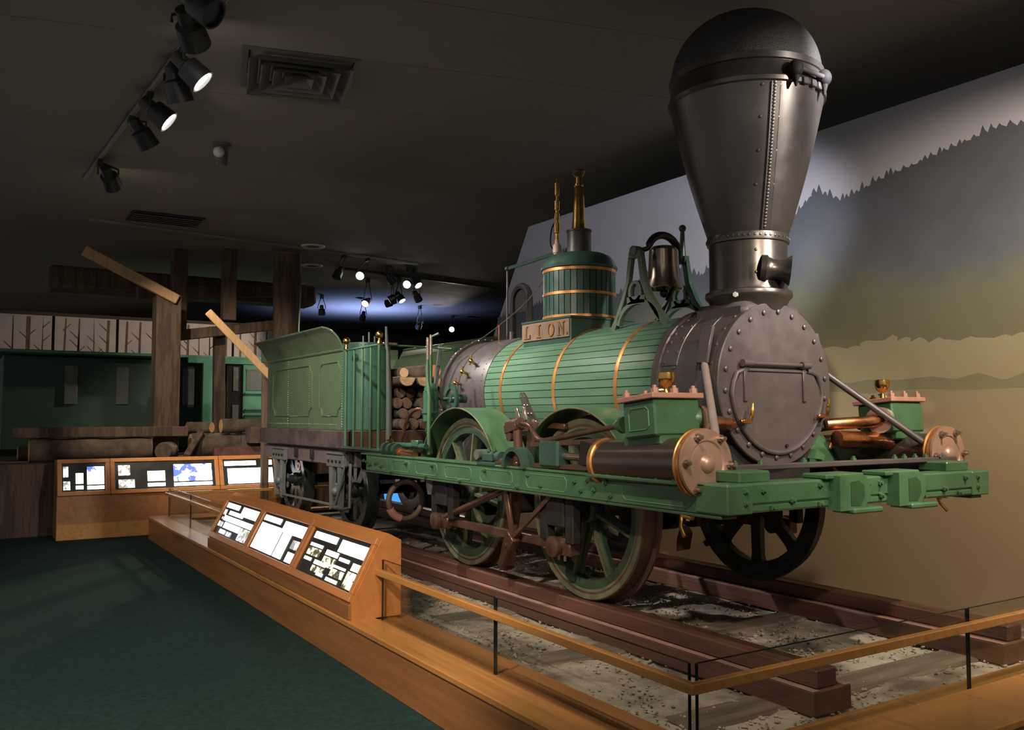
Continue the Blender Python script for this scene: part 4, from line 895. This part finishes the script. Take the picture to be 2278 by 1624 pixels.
part('hose_coupling', G().tube([(-6.80, -.78 + .155 * math.cos(a), .392 + .155 * math.sin(a)) for a in [math.radians(205 + 8 * i) for i in range(7)]], .034, 12), 'pink', LO)
part('hose_hanger', G().cyl((-6.80, -.74, .53), (-6.80, -.74, .70), .02, n=10), 'dark', LO)
part('draw_bar', G().bar((-7.7, 0, .60), (-6.8, 0, .60), .06, .1), 'dark', LO)

# ------------------------------------------------------------------ tender
TE = thing('tender', 'olive green horseshoe tender with flared coping behind the locomotive', 'tender', (-9.2, 0, 0))
ZT0, ZT1 = .965, 1.765; YT = .85; XTB, XTF = -10.52, -8.085; RL = .235
def uplan(o=0, n=14):
    """outer plan of the horseshoe tank, counter-clockwise from the back, offset o outwards"""
    pts = []; r = RL + o; yl = YT - RL
    for i in range(n + 1):
        a = -PI / 2 + PI * i / n; pts.append((XTF + r * math.cos(a), -yl + r * math.sin(a)))
    pts.append((XTB + 1.0, -yl + r)); pts.append((XTB + 1.0, yl - r))
    for i in range(n + 1):
        a = -PI / 2 + PI * i / n; pts.append((XTF + r * math.cos(a), yl + r * math.sin(a)))
    pts += [(XTB - o, YT + o), (XTB - o, -YT - o)]
    return pts
part('tank', G().prism(uplan(), (0, 0, ZT0), (1, 0, 0), (0, 1, 0), ZT1 - ZT0), 'tender', TE, ang=30)
def frontarc(s, o, a0, a1, n=16):
    yl = YT - RL; return [(XTF + (RL + o) * math.cos(a), s * (-yl) + s * (RL + o) * math.sin(a)) for a in [a0 + (a1 - a0) * i / n for i in range(n + 1)]]
for s in (1, -1):
    # darker glossy plates on the rounded tank fronts
    pts = frontarc(s, .004, -PI / 2 + .05, PI / 2); g = G(); n = len(pts)
    g.add([(x, y, z) for x, y in pts for z in (ZT0 + .005, ZT1 - .002)], [(2 * i, 2 * i + 2, 2 * i + 3, 2 * i + 1) for i in range(n - 1)])
    part('tank_front', g, 'tenderf', TE)
    pts = frontarc(s, .006, -PI / 2, PI / 2); g = G()
    g.add([(x, y, z) for x, y in pts for z in (ZT1 - .02, ZT1 + .045)], [(2 * i, 2 * i + 2, 2 * i + 3, 2 * i + 1) for i in range(n - 1)])
    part('tank_rim', g, 'lagdark', TE)
    rivets([(Vector((x, y, ZT1 + .022)), Vector((x - XTF, y + s * (YT - RL), 0)).normalized()) for x, y in frontarc(s, .006, -PI / 2, PI / 2, 22)], .007, 'lagdark', TE)
# flared coping with rounded front ends
def coping(s):
    g = G(); st = []
    for x, top in ((-10.62, 1.0), (-10.5, 1.0), (-9.5, 1.0), (-8.40, 1.0), (-8.27, .97), (-8.18, .88), (-8.12, .70), (-8.09, .40), (-8.08, 0)):
        xb = max(x, XTB) if x < -10 else x
        st.append((xb, x, top))
    vs = []
    for xb, x, t in st:
        for k in range(5):
            q = t * k / 4; vs.append((xb + (x - xb) * q, s * (-YT - .003 - .135 * q ** 1.4), ZT1 - .005 + .215 * q))
    nk = 5
    return g.add(vs, [(i * nk + k, (i + 1) * nk + k, (i + 1) * nk + k + 1, i * nk + k + 1) for i in range(len(st) - 1) for k in range(4)]), [Vector(vs[i * nk + 4]) for i in range(len(st))]
for s in (1, -1):
    g, edge = coping(s); o = part('coping', g, 'tender', TE)
    part('coping_bead', G().tube(edge, .010, 8, smooth=3), 'tender', o)
    part('coping_molding', G().tube([(-10.50, s * -(YT + .045), ZT1 + .11), (-8.22, s * -(YT + .045), ZT1 + .11)], .004, 6), 'dline', o)
    part('side_molding', G().tube([(XTB, s * -(YT + .004), ZT1 - .02), (-8.07, s * -(YT + .004), ZT1 - .02)], .014, 8), 'tender', TE)
    g = G()
    for (xa, xb) in ((-10.30, -8.95), (-8.72, -8.12)):
        za, zb, c = ZT0 + .14, ZT1 - .13, .09
        pp = [(xa + c, za), (xb - c, za), (xb - c * .7, za + c * .7), (xb, za + c), (xb, zb - c), (xb - c * .3, zb - c * .7), (xb - c * .7, zb - c * .3), (xb - c, zb), (xa + c, zb), (xa + c * .3, zb - c * .3), (xa, zb - c), (xa, za + c), (xa + c * .7, za + c * .7)]
        o = part('panel_molding', G().tube([(x, s * -(YT + .001), z) for x, z in pp], .010, 6, closed=True), 'tender', TE)
    rv = []
    for x in (-10.46, -9.75, -9.05, -8.10):
        rv += [(Vector((x, s * -(YT), ZT0 + .03 + .74 * i / 30)), Vector((0, -s, 0))) for i in range(31)]
    rv += [(Vector((-10.45 + 2.2 * i / 48, s * -(YT), ZT0 + .05)), Vector((0, -s, 0))) for i in range(49)]
    rivets(rv, .009, 'tender', TE)
part('tank_back_coping', G().bb(-10.64, -10.60, -.9, .9, ZT1 - .02, 1.97, b=.005), 'tender', TE, smooth=False)
part('filler_pegs', G().cyl((-8.35, .0, 1.5), (-8.35, 0, 1.9), .012, n=8).cyl((-8.37, .08, 1.5), (-8.37, .08, 1.92), .012, n=8).cyl((-8.36, -.08, 1.5), (-8.36, -.08, 1.88), .012, n=8), 'lagdark', TE) if 0 else None
for y in (-.60, -.66, -.54):
    part('tank_peg', G().cyl((-8.04, y, ZT1 - .02), (-8.04, y, ZT1 + (.16 if y == -.60 else .12)), .009, n=8), 'bluegrey', TE)
part('tender_sill', G().bb(-10.55, -7.86, -.93, .93, .785, .963, b=.012), 'sill', TE, smooth=False)
part('sill_end_rust', G().bb(-7.862, -7.852, -.93, .93, .80, .955, b=.003), 'browniron', TE, smooth=False)
part('tender_deck', G().bb(-10.5, -7.88, -.86, .86, .76, .80, b=.006), 'sill', TE, smooth=False)
for s in (-1, 1):
    part('tender_frame', G().bb(-10.45, -7.62, s * .80, s * .90, .625, .765, b=.010), 'purple', TE, smooth=False)
    for x in (-8.03, -9.78):
        pd = part('pedestal', G().bb(x - .22, x + .22, s * .90, s * .945, .615, .735, b=.006)
             .prism([(-.16, .62), (-.06, .62), (-.075, .22), (-.135, .20)], (x, s * (.94 if s < 0 else .90), 0), (1, 0, 0), (0, 0, 1), -.04)
             .prism([(.16, .62), (.06, .62), (.075, .22), (.135, .20)], (x, s * (.94 if s < 0 else .90), 0), (1, 0, 0), (0, 0, 1), -.04), 'bluegrey', TE, smooth=False)
        part('axle_box', G().bb(x - .075, x + .075, s * .83, s * .93, .30, .46, b=.012).sph((x, s * .93, .38), .045, 12, 8), 'bluegrey', TE)
        for k in range(4): put('pedestal_bolt', mdata(G().lathe([(0, 0), (.014, 0), (.014, .012), (0, .016)], (0, 0, 0), n=6), 'dark', 'pedestal_bolt'), pd, orient((x - .15 + .10 * k, s * .945, .67), (0, s, 0)))
        part('pedestal_cap', G().bb(x - .21, x + .22, s * .88, s * .955, .735, .755, b=.004), 'white' if 0 else 'bluegrey', TE, smooth=False)
    for x in (-8.75, -9.25, -7.68): part('frame_staple', G().bb(x - .03, x + .03, s * .895, s * .93, .66, .76, b=.006), 'dark', TE)
    part('tie_bar', G().bar((-9.70, s * .93, .24), (-8.10, s * .93, .25), .022, .022), 'bluegrey', TE)
    part('frame_eye', G().lathe([(.022, -.01), (.045, -.01), (.045, .01), (.022, .01), (.022, -.01)], (-9.1, s * .93, .57), (0, 1, 0), 18), 'steel', TE)
    part('step_hanger', G().tube([(-7.66, s * .93, .66), (-7.62, s * .95, .45), (-7.60, s * .96, .27), (-7.72, s * .96, .245), (-7.98, s * .96, .24)], .016, 8).tube([(-7.98, s * .96, .24), (-7.85, s * .95, .45), (-7.80, s * .93, .64)], .011, 8), 'bluegrey', TE)
TW = mdata(G().lathe([(.30, -.05), (.385, -.055), (.39, -.045), (.39, .04), (.415, .05), (.415, .06), (.30, .05), (.30, -.05)], (0, 0, 0), n=48).lathe([(0, -.06), (.07, -.06), (.08, 0), (.07, .06), (0, .06)], (0, 0, 0), n=20), 'wheelin', 'tender_wheel')
TS = mdata(G().prism([(-.035, .06), (.035, .06), (.05, .31), (-.05, .31)], (0, 0, -.02), (1, 0, 0), (0, 1, 0), .04), 'wheelin', 'spoke')
for s in (-1, 1):
    for x in (-8.0, -9.75):
        base = orient((x, s * .725, .39), (0, -s, 0)); wl = put('tender_wheel', TW, TE, base)
        for k in range(8): put('spoke', TS, wl, base @ Matrix.Rotation(2 * PI * k / 8, 4, 'Z'))
for x in (-8.0, -9.75): part('tender_axle', G().cyl((x, -.9, .39), (x, .9, .39), .05, n=16), 'dark', TE)

# ---- cordwood in the tender, every billet a thing
def billet(p, r, ln, rz, split, m, label):
    t = thing('firewood_log', label, 'log', tuple(p), 'cordwood in the tender')
    rr = random.Random(int(p[1] * 991 + p[2] * 773)); sec = []
    n = 11; a_max = 2 * PI if not split else PI
    for i in range(n):
        a = a_max * i / (n if not split else n - 1); q = r * (.95 + .09 * rr.random()); sec.append((q * math.cos(a), q * math.sin(a)))
    ro = Matrix.Rotation(rz, 3, 'Z') @ Matrix.Rotation(rr.uniform(-.5, .5) if not split else split, 3, 'X')
    ex, ey, ax = ro @ Vector((0, 1, 0)), ro @ Vector((0, 0, 1)), ro @ Vector((1, 0, 0))
    part('bark', G().prism(sec, p, ex, ey, ln), 'bark', t, ang=60)
    sc2 = [(x * .9, z * .9 + (r * .03 if split else 0)) for x, z in sec]
    part('cut_end', G().prism(sc2, Vector(p) + ax * ln, ex, ey, .003), m, t, smooth=False)
    if split: part('split_face', G().prism([(-r * .92, 0), (r * .92, 0), (r * .92, .003), (-r * .92, .003)], Vector(p) - ey * .004 + ax * .01, ex, ey, ln - .02), 'cut', t, smooth=False)
PITCH_, STEP_ = .119, .105                       # close-packed rows resting on the tender floor
ZL = .963 + .058
for row in range(4):
    n = 6 if row % 2 == 0 else 5
    for k in range(n):
        y = (k - (n - 1) / 2) * PITCH_; r = R.uniform(.055, .058)
        billet((-8.50 - row * .035 + R.uniform(-.05, .05), y, ZL + row * STEP_), r, .60 + R.uniform(-.04, .05), R.uniform(-.006, .006), 0, 'shadecut', 'round barked firewood log stacked inside the tender')
zs_ = ZL + 3 * STEP_ + .056                      # top of the round logs
flat = {}
for y, sp, r in ((-.275, PI - .04, .090), (-.085, PI + .05, .094), (.100, PI - .05, .085), (.275, PI + .04, .084)):
    flat[y] = zs_ + r * .98
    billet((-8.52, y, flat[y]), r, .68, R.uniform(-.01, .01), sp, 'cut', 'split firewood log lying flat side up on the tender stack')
billet((-8.56, .06, max(flat[-.085], flat[.100]) + .070), .072, .62, .03, 0, 'cuto', 'round firewood log with orange cut end on top of the stack')
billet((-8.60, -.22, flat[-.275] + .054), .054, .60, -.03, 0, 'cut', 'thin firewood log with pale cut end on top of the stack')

# ------------------------------------------------------------------ logging exhibit behind the tender
ST = solo('log_platform', G().bb(-15.2, -12.55, -6.5, 2.6, ZF, .50, b=.01), 'wood', 'low dark platform under the log and timber exhibit', 'platform')
def log(p0, p1, r, label, m='bark', ends='cut'):
    t = thing('log', label, 'log', tuple(p0)); p0 = Vector(p0); p1 = Vector(p1); d = (p1 - p0); n = 8
    pts = [p0 + d * i / n for i in range(n + 1)]
    part('bark', G().tube(pts, [r * (1 + .06 * math.sin(i * 2.1)) for i in range(n + 1)], 14), m, t)
    for p, ax in ((p0, -d), (p1, d)): part('cut_end', G().cyl(p, p + ax.normalized() * .004, r * .93, n=14), ends, t)
def beam(p0, p1, wd, th, label, m='wood', cat='beam', side=(0, 1, 0), name='timber_beam'):
    solo(name, G().bar(p0, p1, wd, th, side, .01), m, label, cat, smooth=False)
log((-13.45, -1.14, .935), (-13.20, -.86, .935), .080, 'short log with bright orange sawn end on the log heap', ends='cuto')
log((-13.16, -.74, .955), (-13.16, .55, .97), .105, 'smooth grey log lying across the heap behind the tender')
log((-12.95, -1.48, .622), (-12.68, -1.62, .622), .120, 'thick log end poking out beside the dark gap', ends='bark')
log((-13.28, -1.14, .680), (-13.26, -.08, .680), .175, 'stout barked log under the smooth grey log')
log((-13.05, -3.2, .655), (-13.05, -1.72, .655), .155, 'long barked log at the foot of the square post')
log((-13.62, -3.3, .60), (-13.62, -1.72, .60), .10, 'barked log on top of the heap near the square post')
solo('timber_wedge', G().prism([(0, 0), (.36, 0), (.16, .22), (.0, .23)], (-12.75, -.50, .72), (0, 1, 0), (0, 0, 1), .25), 'bark', 'pale wedge-shaped timber offcut on the log platform', 'wedge', smooth=False)
beam((-12.75, -.55, .66), (-12.75, .30, .68), .09, .3, 'squared pale timber lying under the wedge-shaped offcut', 'bark')
beam((-12.68, -.95, .56), (-12.68, .45, .60), .10, .2, 'low squared timber along the platform edge', 'rail')
beam((-12.75, -1.30, .54), (-13.16, -1.02, .86), .10, .09, 'short slanting timber leaning on the log heap')
beam((-13.03, -3.4, .885), (-13.05, -1.24, .885), .14, .2, 'horizontal timber sill below the square post')
beam((-13.5, -1.46, .50), (-13.5, -1.46, 2.86), .34, .34, 'thick square timber post beside the log heap', cat='post', name='timber_post', side=(0, 1, 0))
beam((-14.6, -.42, .50), (-14.6, -.44, 2.50), .15, .17, 'slim dark timber post in front of the teal carriage', cat='post', name='timber_post')
beam((-14.2, -1.3, 2.32), (-14.2, .55, 2.62), .17, .16, 'dark timber crossbeam above the teal carriage')
beam((-14.6, -1.7, 3.02), (-14.6, 1.0, 3.25), .13, .2, 'dark upper crossbeam under the ceiling')
beam((-14.4, -1.12, 2.4), (-14.4, -1.12, 3.70), .22, .22, 'dark timber post rising from the crossbeam to the ceiling', cat='post', name='timber_post')
beam((-14.0, -.45, 2.6), (-14.0, -.45, 3.70), .20, .2, 'dark hewn post between upper crossbeam and ceiling', cat='post', name='timber_post')
beam((-11.72, -.515, -.41), (-11.72, -.525, 1.95), .09, .09, 'dark brown post standing right behind the tender', cat='post', name='timber_post')
log((-13.6, .33, .5), (-13.6, .36, 3.66), .215, 'tall upright tree trunk reaching the ceiling behind the tender', m='wood')
beam((-11.66, -1.305, 2.45), (-11.66, -.42, 1.575), .10, .04, 'pale sawn plank leaning diagonally against the tender', 'plank', 'plank', (1, 0, 0), 'plank')
beam((-13.28, -2.6, 3.38), (-13.28, -1.36, 2.78), .14, .10, 'short pale sawn plank jutting past the square post', 'plank', 'plank', (1, 0, 0), 'plank')
# teal carriage
cr = thing('railway_carriage', 'teal green wooden railway carriage with open doorway behind the timbers', 'carriage', (-17, .2, .5))
part('body', G().bb(-18.2, -16.5, -3.4, 1.05, .55, 2.10, b=.01), 'teald', cr, smooth=False)
part('roof', G().bb(-18.3, -16.0, -3.5, 1.10, 2.12, 2.17, b=.01), 'teal', cr, smooth=False)
part('cornice', G().bb(-16.06, -16.0, -.62, 1.05, 2.03, 2.13, b=.006), 'teal', cr, smooth=False)
for y0, y1 in ((-.36, -.10),): part('pilaster', G().bb(-16.1, -16.0, y0, y1, .55, 2.04, b=.006), 'teal', cr, smooth=False)
dr = part('door', G().bb(-16.06, -16.01, .34, .90, .55, 2.03, b=.006), 'teal', cr, smooth=False)
part('door_panel', G().bb(-16.015, -16.005, .40, .78, 1.56, 1.95, b=.004), 'bluegrey', dr, smooth=False)
for z in (1.50, 1.20, 1.10): part('door_rail', G().bb(-16.01, -15.985, .38, .82, z, z + .03, b=.004), 'teald' if z < 1.5 else 'teal', dr, smooth=False)
part('doorway', G().bb(-16.08, -16.03, .06, .36, .55, 2.03, b=.004), 'black', cr, smooth=False)
part('doorway_pane', G().bb(-16.03, -16.02, .17, .26, 1.55, 1.98, b=.004), 'bluegrey', cr, smooth=False)
part('doorway_pane', G().bb(-16.03, -16.02, .16, .27, .95, 1.30, b=.004), 'bluegrey', cr, smooth=False)
for y0 in (-.75, -.5, -1.6, -2.4): part('window_pane', G().bb(-16.49, -16.46, y0 - .1, y0 + .1, 1.3, 1.95, b=.004), 'bluegrey', cr, smooth=False)
part('corner_post', G().bb(-16.08, -15.98, .92, 1.04, .55, 2.05, b=.006), mat('orange brown corner post', (.24, .095, .045), .6), cr, smooth=False)
# panels of drawn winter trees
struct('wall_exhibit', G().bb(-19.36, -19.25, -3.7, 2.2, ZF, 3.12, b=0), 'wallc')
pm = mat('pale drawing paper', (.34, .30, .29), .9, var=.06)
for k, (y0, y1) in enumerate(((-3.6, -2.5), (-2.45, -1.35), (-1.3, -.2), (-.15, .95), (1.0, 2.1))):
    t = thing('tree_drawing', 'pale panel drawn with bare winter trees above the teal carriage', 'drawing', (-19.2, (y0 + y1) / 2, 1.2), 'winter tree drawings')
    part('sheet', G().bb(-19.235, -19.2, y0, y1, 1.2, 3.05, b=.004), pm, t, smooth=False)
    for j in range(4):
        y = y0 + .15 + .27 * j + R.uniform(-.04, .04)
        part('drawn_trunk', G().prism([(y - .03, 1.22), (y + .03, 1.22), (y + .015 + R.uniform(-.05, .05), 3.02), (y - .01 + R.uniform(-.05, .05), 3.02)], (-19.199, 0, 0), (0, 1, 0), (0, 0, 1), .002), 'wood', t, smooth=False)
        for q in range(3):
            zz = R.uniform(1.9, 2.8); s = R.choice((-1, 1))
            part('drawn_branch', G().prism([(y, zz), (y, zz + .03), (y + s * .14, zz + .16), (y + s * .14, zz + .15)], (-19.198, 0, 0), (0, 1, 0), (0, 0, 1), .002), 'wood', t, smooth=False)
solo('ceiling_bulkhead', G().bb(-15.6, -15.0, -2.9, 1.35, 3.06, 3.42, b=.06), 'wood', 'dark hanging bulkhead box behind the tree trunk', 'bulkhead')
solo('lit_picture', G().bb(-11.02, -10.98, -.55, .05, .10, .28, b=.004) if 0 else G().box((-12.2, 1.68, -.08), (.03, .50, .24), Matrix.Rotation(-.3, 3, 'Y'), .004), 'blue', 'lit blue picture standing low behind the engine', 'picture')
solo('far_bench', G().bb(-23.5, -22.6, 3.0, 9.0, ZF, 1.9, b=.02), 'wood', 'dark timber structure in the far hall', 'structure')
solo('far_shed', G().bb(-21.5, -20.5, 4.2, 6.9, ZF, 2.0, b=.02), 'wood', 'brown boarded shed in the far hall', 'shed')

# ------------------------------------------------------------------ ceiling fittings and lamps
def lamp(pos, aim, watts, cone, col, soft, label, lit=True, size=1.0, group='black track spotlights', stem=None, zt=ZC - .035):
    p = Vector(pos); d = (Vector(aim) - p).normalized(); L = .20 * size; r = .072 * size
    t = thing('track_spotlight', label, 'spotlight', (p.x, p.y, zt), group)
    back = p - d * L
    x, y, z = basis(d)
    part('housing', G().lathe([(0, -L * 1.05), (r * .55, -L), (r * .62, -L * .62), (r * .95, -L * .55), (r * 1.05, -.01), (r * 1.05, .012), (r * .92, .012), (r * .90, -.012)], p, d, 28), 'track', t)
    part('lens', G().cyl(p - d * .02, p - d * .010, r * .90, n=28), 'lens' if lit else 'black', t)
    c = p - d * L * .62
    yk = Vector((0, 0, 1)).cross(d); yk = yk.normalized() if yk.length > .05 else Vector((1, 0, 0))
    q, on = Vector((c.x, c.y, 0)), False               # hang from the nearest track, else straight from the ceiling
    for a, b in TRACKS:
        ab = b - a; k = max(0, min(1, (q - a).dot(ab) / ab.dot(ab))); w_ = a + ab * k
        if (w_ - Vector((c.x, c.y, 0))).length < .20: q, on = w_, True; break
    top = Vector((q.x, q.y, zt - .03))
    part('yoke', G().tube([c + yk * r * 1.12, c + yk * r * 1.12 + Vector((0, 0, .05)), top + yk * .02, top, top - yk * .02, c - yk * r * 1.12 + Vector((0, 0, .05)), c - yk * r * 1.12], .008 * size, 6), 'track', t)
    part('adaptor', G().bb(top.x - .06, top.x + .06, top.y - .025, top.y + .025, zt - .05, (ZC - .034 if on else ZC + .002), b=.006), 'track', t, smooth=False)
    if lit and watts:
        ld = bpy.data.lights.new('spot_light', 'SPOT'); ld.energy = watts; ld.spot_size = math.radians(cone); ld.spot_blend = .6; ld.color = col; ld.shadow_soft_size = soft
        lo = bpy.data.objects.new('spot_light', ld); C.objects.link(lo); lo.parent = t; lo.matrix_parent_inverse = WM[t.name].inverted(); lo.matrix_basis = orient(p + d * .02, -d)
    return t
TRACKS = []
def track(p0, p1, label, m='track', w_=.036):
    TRACKS.append((Vector((p0[0], p0[1], 0)), Vector((p1[0], p1[1], 0))))
    solo('lighting_track', G().bar(p0, p1, .03, w_, (0, 0, 1), .003), m, label, 'track', smooth=False)
zt = ZC - .018
track((-10.6, -2.90, zt), (-4.2, -2.66, zt), 'grey ceiling lighting track above the glass barrier', 'trackw')
track((1.3, -5.2, zt), (1.3, 3.5, zt), 'black lighting track across the room in front of the chimney')
track((-12.7, -2.6, zt), (-13.5, 2.6, zt), 'grey lighting track over the log exhibit', 'trackw')
track((-14.6, 1.6, zt), (-15.2, 5.2, zt), 'black lighting track in the far hall')
for k, sp in enumerate(SPOTS):
    if sp[0][0] < -5: lamp(*sp, size=1.25, label='black track spotlight on the grey ceiling track above the console', group='spotlights on the track above the console')
    else: lamp(*sp, 'unseen black track spotlight lighting the exhibit from outside the view', group='spotlights in front of the exhibit')
lamp((-6.68, -2.68, 3.42), (-7.2, -1.9, 1.4), 0, 40, WARM, .05, 'unlit black spotlight on the ceiling track above the console', lit=False, size=1.25, group='unlit spotlights')
lamp((-5.26, -2.79, 3.49), (-4.75, -2.2, 2.95), 0, 40, WARM, .05, 'unlit black spotlight at the end of the ceiling track', lit=False, size=1.25, group='unlit spotlights')
# air diffuser
vc = Vector((-6.45, -1.87, ZC))
vt = thing('air_diffuser', 'square grey air diffuser with nested louvres set in the ceiling', 'vent', tuple(vc))
rotv = Matrix((E1, -E2, Vector((0, 0, 1)))).transposed()
def sqring(g, h0, z0, h1, z1):
    A = [vc + rotv @ Vector((sx * h0, sy * h0, z0)) for sx, sy in ((-1, -1), (1, -1), (1, 1), (-1, 1))]; B = [vc + rotv @ Vector((sx * h1, sy * h1, z1)) for sx, sy in ((-1, -1), (1, -1), (1, 1), (-1, 1))]
    T = Vector((0, 0, .004))
    return g.add(A + B + [p + T for p in A + B], [(i, (i + 1) % 4, 4 + (i + 1) % 4, 4 + i) for i in range(4)] + [(8 + i, 12 + i, 12 + (i + 1) % 4, 8 + (i + 1) % 4) for i in range(4)])
part('frame', sqring(G(), .42, -.004, .375, -.012), 'vent', vt, smooth=False)
part('throat', sqring(G(), .375, -.006, .37, -.001), 'black', vt, smooth=False)
for k in range(4):
    h = .375 - .09 * k; part('louvre', sqring(G(), h, -.075, h - .075, -.010), 'vent', vt, smooth=False)
def air2(c, label):
    t = thing('air_grille', label, 'vent', c); c = Vector(c)
    part('frame', G().box(c + Vector((0, 0, -.012)), (.6, .9, .02), b=.004), 'black', t, smooth=False)
    for k in range(5): part('slat', G().box(c + Vector((-.22 + .11 * k, 0, -.03)), (.05, .84, .012), Matrix.Rotation(.5, 3, 'Y'), .002), 'vent', t, smooth=False)
air2((-12.2, -1.75, ZC), 'dark rectangular air grille in the ceiling over the log exhibit')
t = thing('ceiling_sensor', 'small ceiling sensor with pale round eye on a dark mount', 'sensor', (-8.54, -1.92, ZC))
part('mount', G().cyl((-8.54, -1.92, ZC - .03), (-8.54, -1.92, ZC), .085, n=24).cyl((-8.54, -1.92, ZC - .10), (-8.54, -1.92, ZC - .03), .05, n=20).cyl((-8.50, -1.94, ZC - .24), (-8.54, -1.92, ZC - .10), .055, .06, n=20), 'vent', t)
part('eye', G().sph((-8.47, -1.97, ZC - .105), .052, 18, 12), 'white', t)
part('neck', G().cyl((-8.54, -1.92, ZC - .10), (-8.47, -1.97, ZC - .105), .03, n=12), 'track', t)
for x, y in ((-13.0, .56), (-14.7, 1.14)):
    t = thing('ceiling_disc', 'flat white round fitting on the ceiling boards', 'ceiling fitting', (x, y, ZC), 'white ceiling discs')
    part('ring', G().lathe([(.10, -.012), (.17, -.02), (.19, 0), (.10, 0)], (x, y, ZC), n=28), 'white', t)
    part('centre', G().cyl((x, y, ZC - .012), (x, y, ZC), .10, n=24), 'vent', t)
# lamps of the far hall: pixel-true directions, distances from the ceiling they hang on
far = [((-13.4, 1.10, 3.34), (-12.9, .2, 1.6), False), ((-13.45, 1.52, 3.40), (-10.4, -.5, 1.9), True), ((-13.9, 2.58, 3.40), (-10.2, -.6, 1.8), True), ((-14.1, 2.40, 3.46), (-15, 5, 1.5), False), ((-14.0, 2.85, 3.42), (-11.8, 3.6, 1.0), True),
       ((-15.0, 2.75, 3.26), (-16.2, .2, 1.5), True), ((-15.52, 2.92, 3.26), (-19.2, -.4, 2.4), True), ((-15.1, 3.05, 3.28), (-13.4, 3.9, .6), True), ((-15.45, 2.45, 3.22), (-13.0, -.4, .9), True), ((-15.0, 3.35, 3.30), (-16, 5, 1.2), False),
       ((-18.2, 2.6, 3.30), (-19, 3, 1), False), ((-18.6, 3.7, 3.28), (-19.5, 3.6, 1), False), ((-18.8, 5.2, 3.2), (-21, 5.2, 1), False), ((-20.0, 6.75, 3.34), (-12, .6, 1.6), True)]
for k, (p, a, lit) in enumerate(far):
    lamp(p, a, ((380 if 4 < k < 9 else 130) if lit else 0), 50, WARM, .06, ('lit black spotlight glowing in the far hall' if lit else 'unlit black spotlight hanging in the far hall'), lit=lit, group='lit spotlights in the far hall' if lit else 'unlit spotlights in the far hall', size=1.0)
# unseen blue uplight, fixture invented for the blue glow on the far ceiling
t = thing('blue_uplight', 'blue floor uplight added unseen behind the far timbers', 'uplight', (-19.8, 4.4, 2.0))
part('housing', G().lathe([(0, -.2), (.12, -.2), (.14, 0), (.12, 0), (.11, -.05)], (-19.8, 4.4, 2.0), n=24), 'track', t)
part('stand', G().cyl((-19.8, 4.4, ZF), (-19.8, 4.4, 1.82), .03, n=12), 'track', t)
part('lens', G().cyl((-19.8, 4.4, 1.95), (-19.8, 4.4, 1.955), .11, n=20), mat('blue lamp lens', (.1, .2, .6), .4, emit=(.2, .4, 1), es=3), t)
ld = bpy.data.lights.new('up_light', 'SPOT'); ld.energy = 420; ld.color = (.30, .44, 1); ld.spot_size = 2.4; ld.spot_blend = 1; ld.shadow_soft_size = .1
lo = bpy.data.objects.new('up_light', ld); C.objects.link(lo); lo.parent = t; lo.matrix_parent_inverse = WM[t.name].inverted(); lo.matrix_basis = orient((-19.8, 4.4, 2.03), (0, 0, -1))
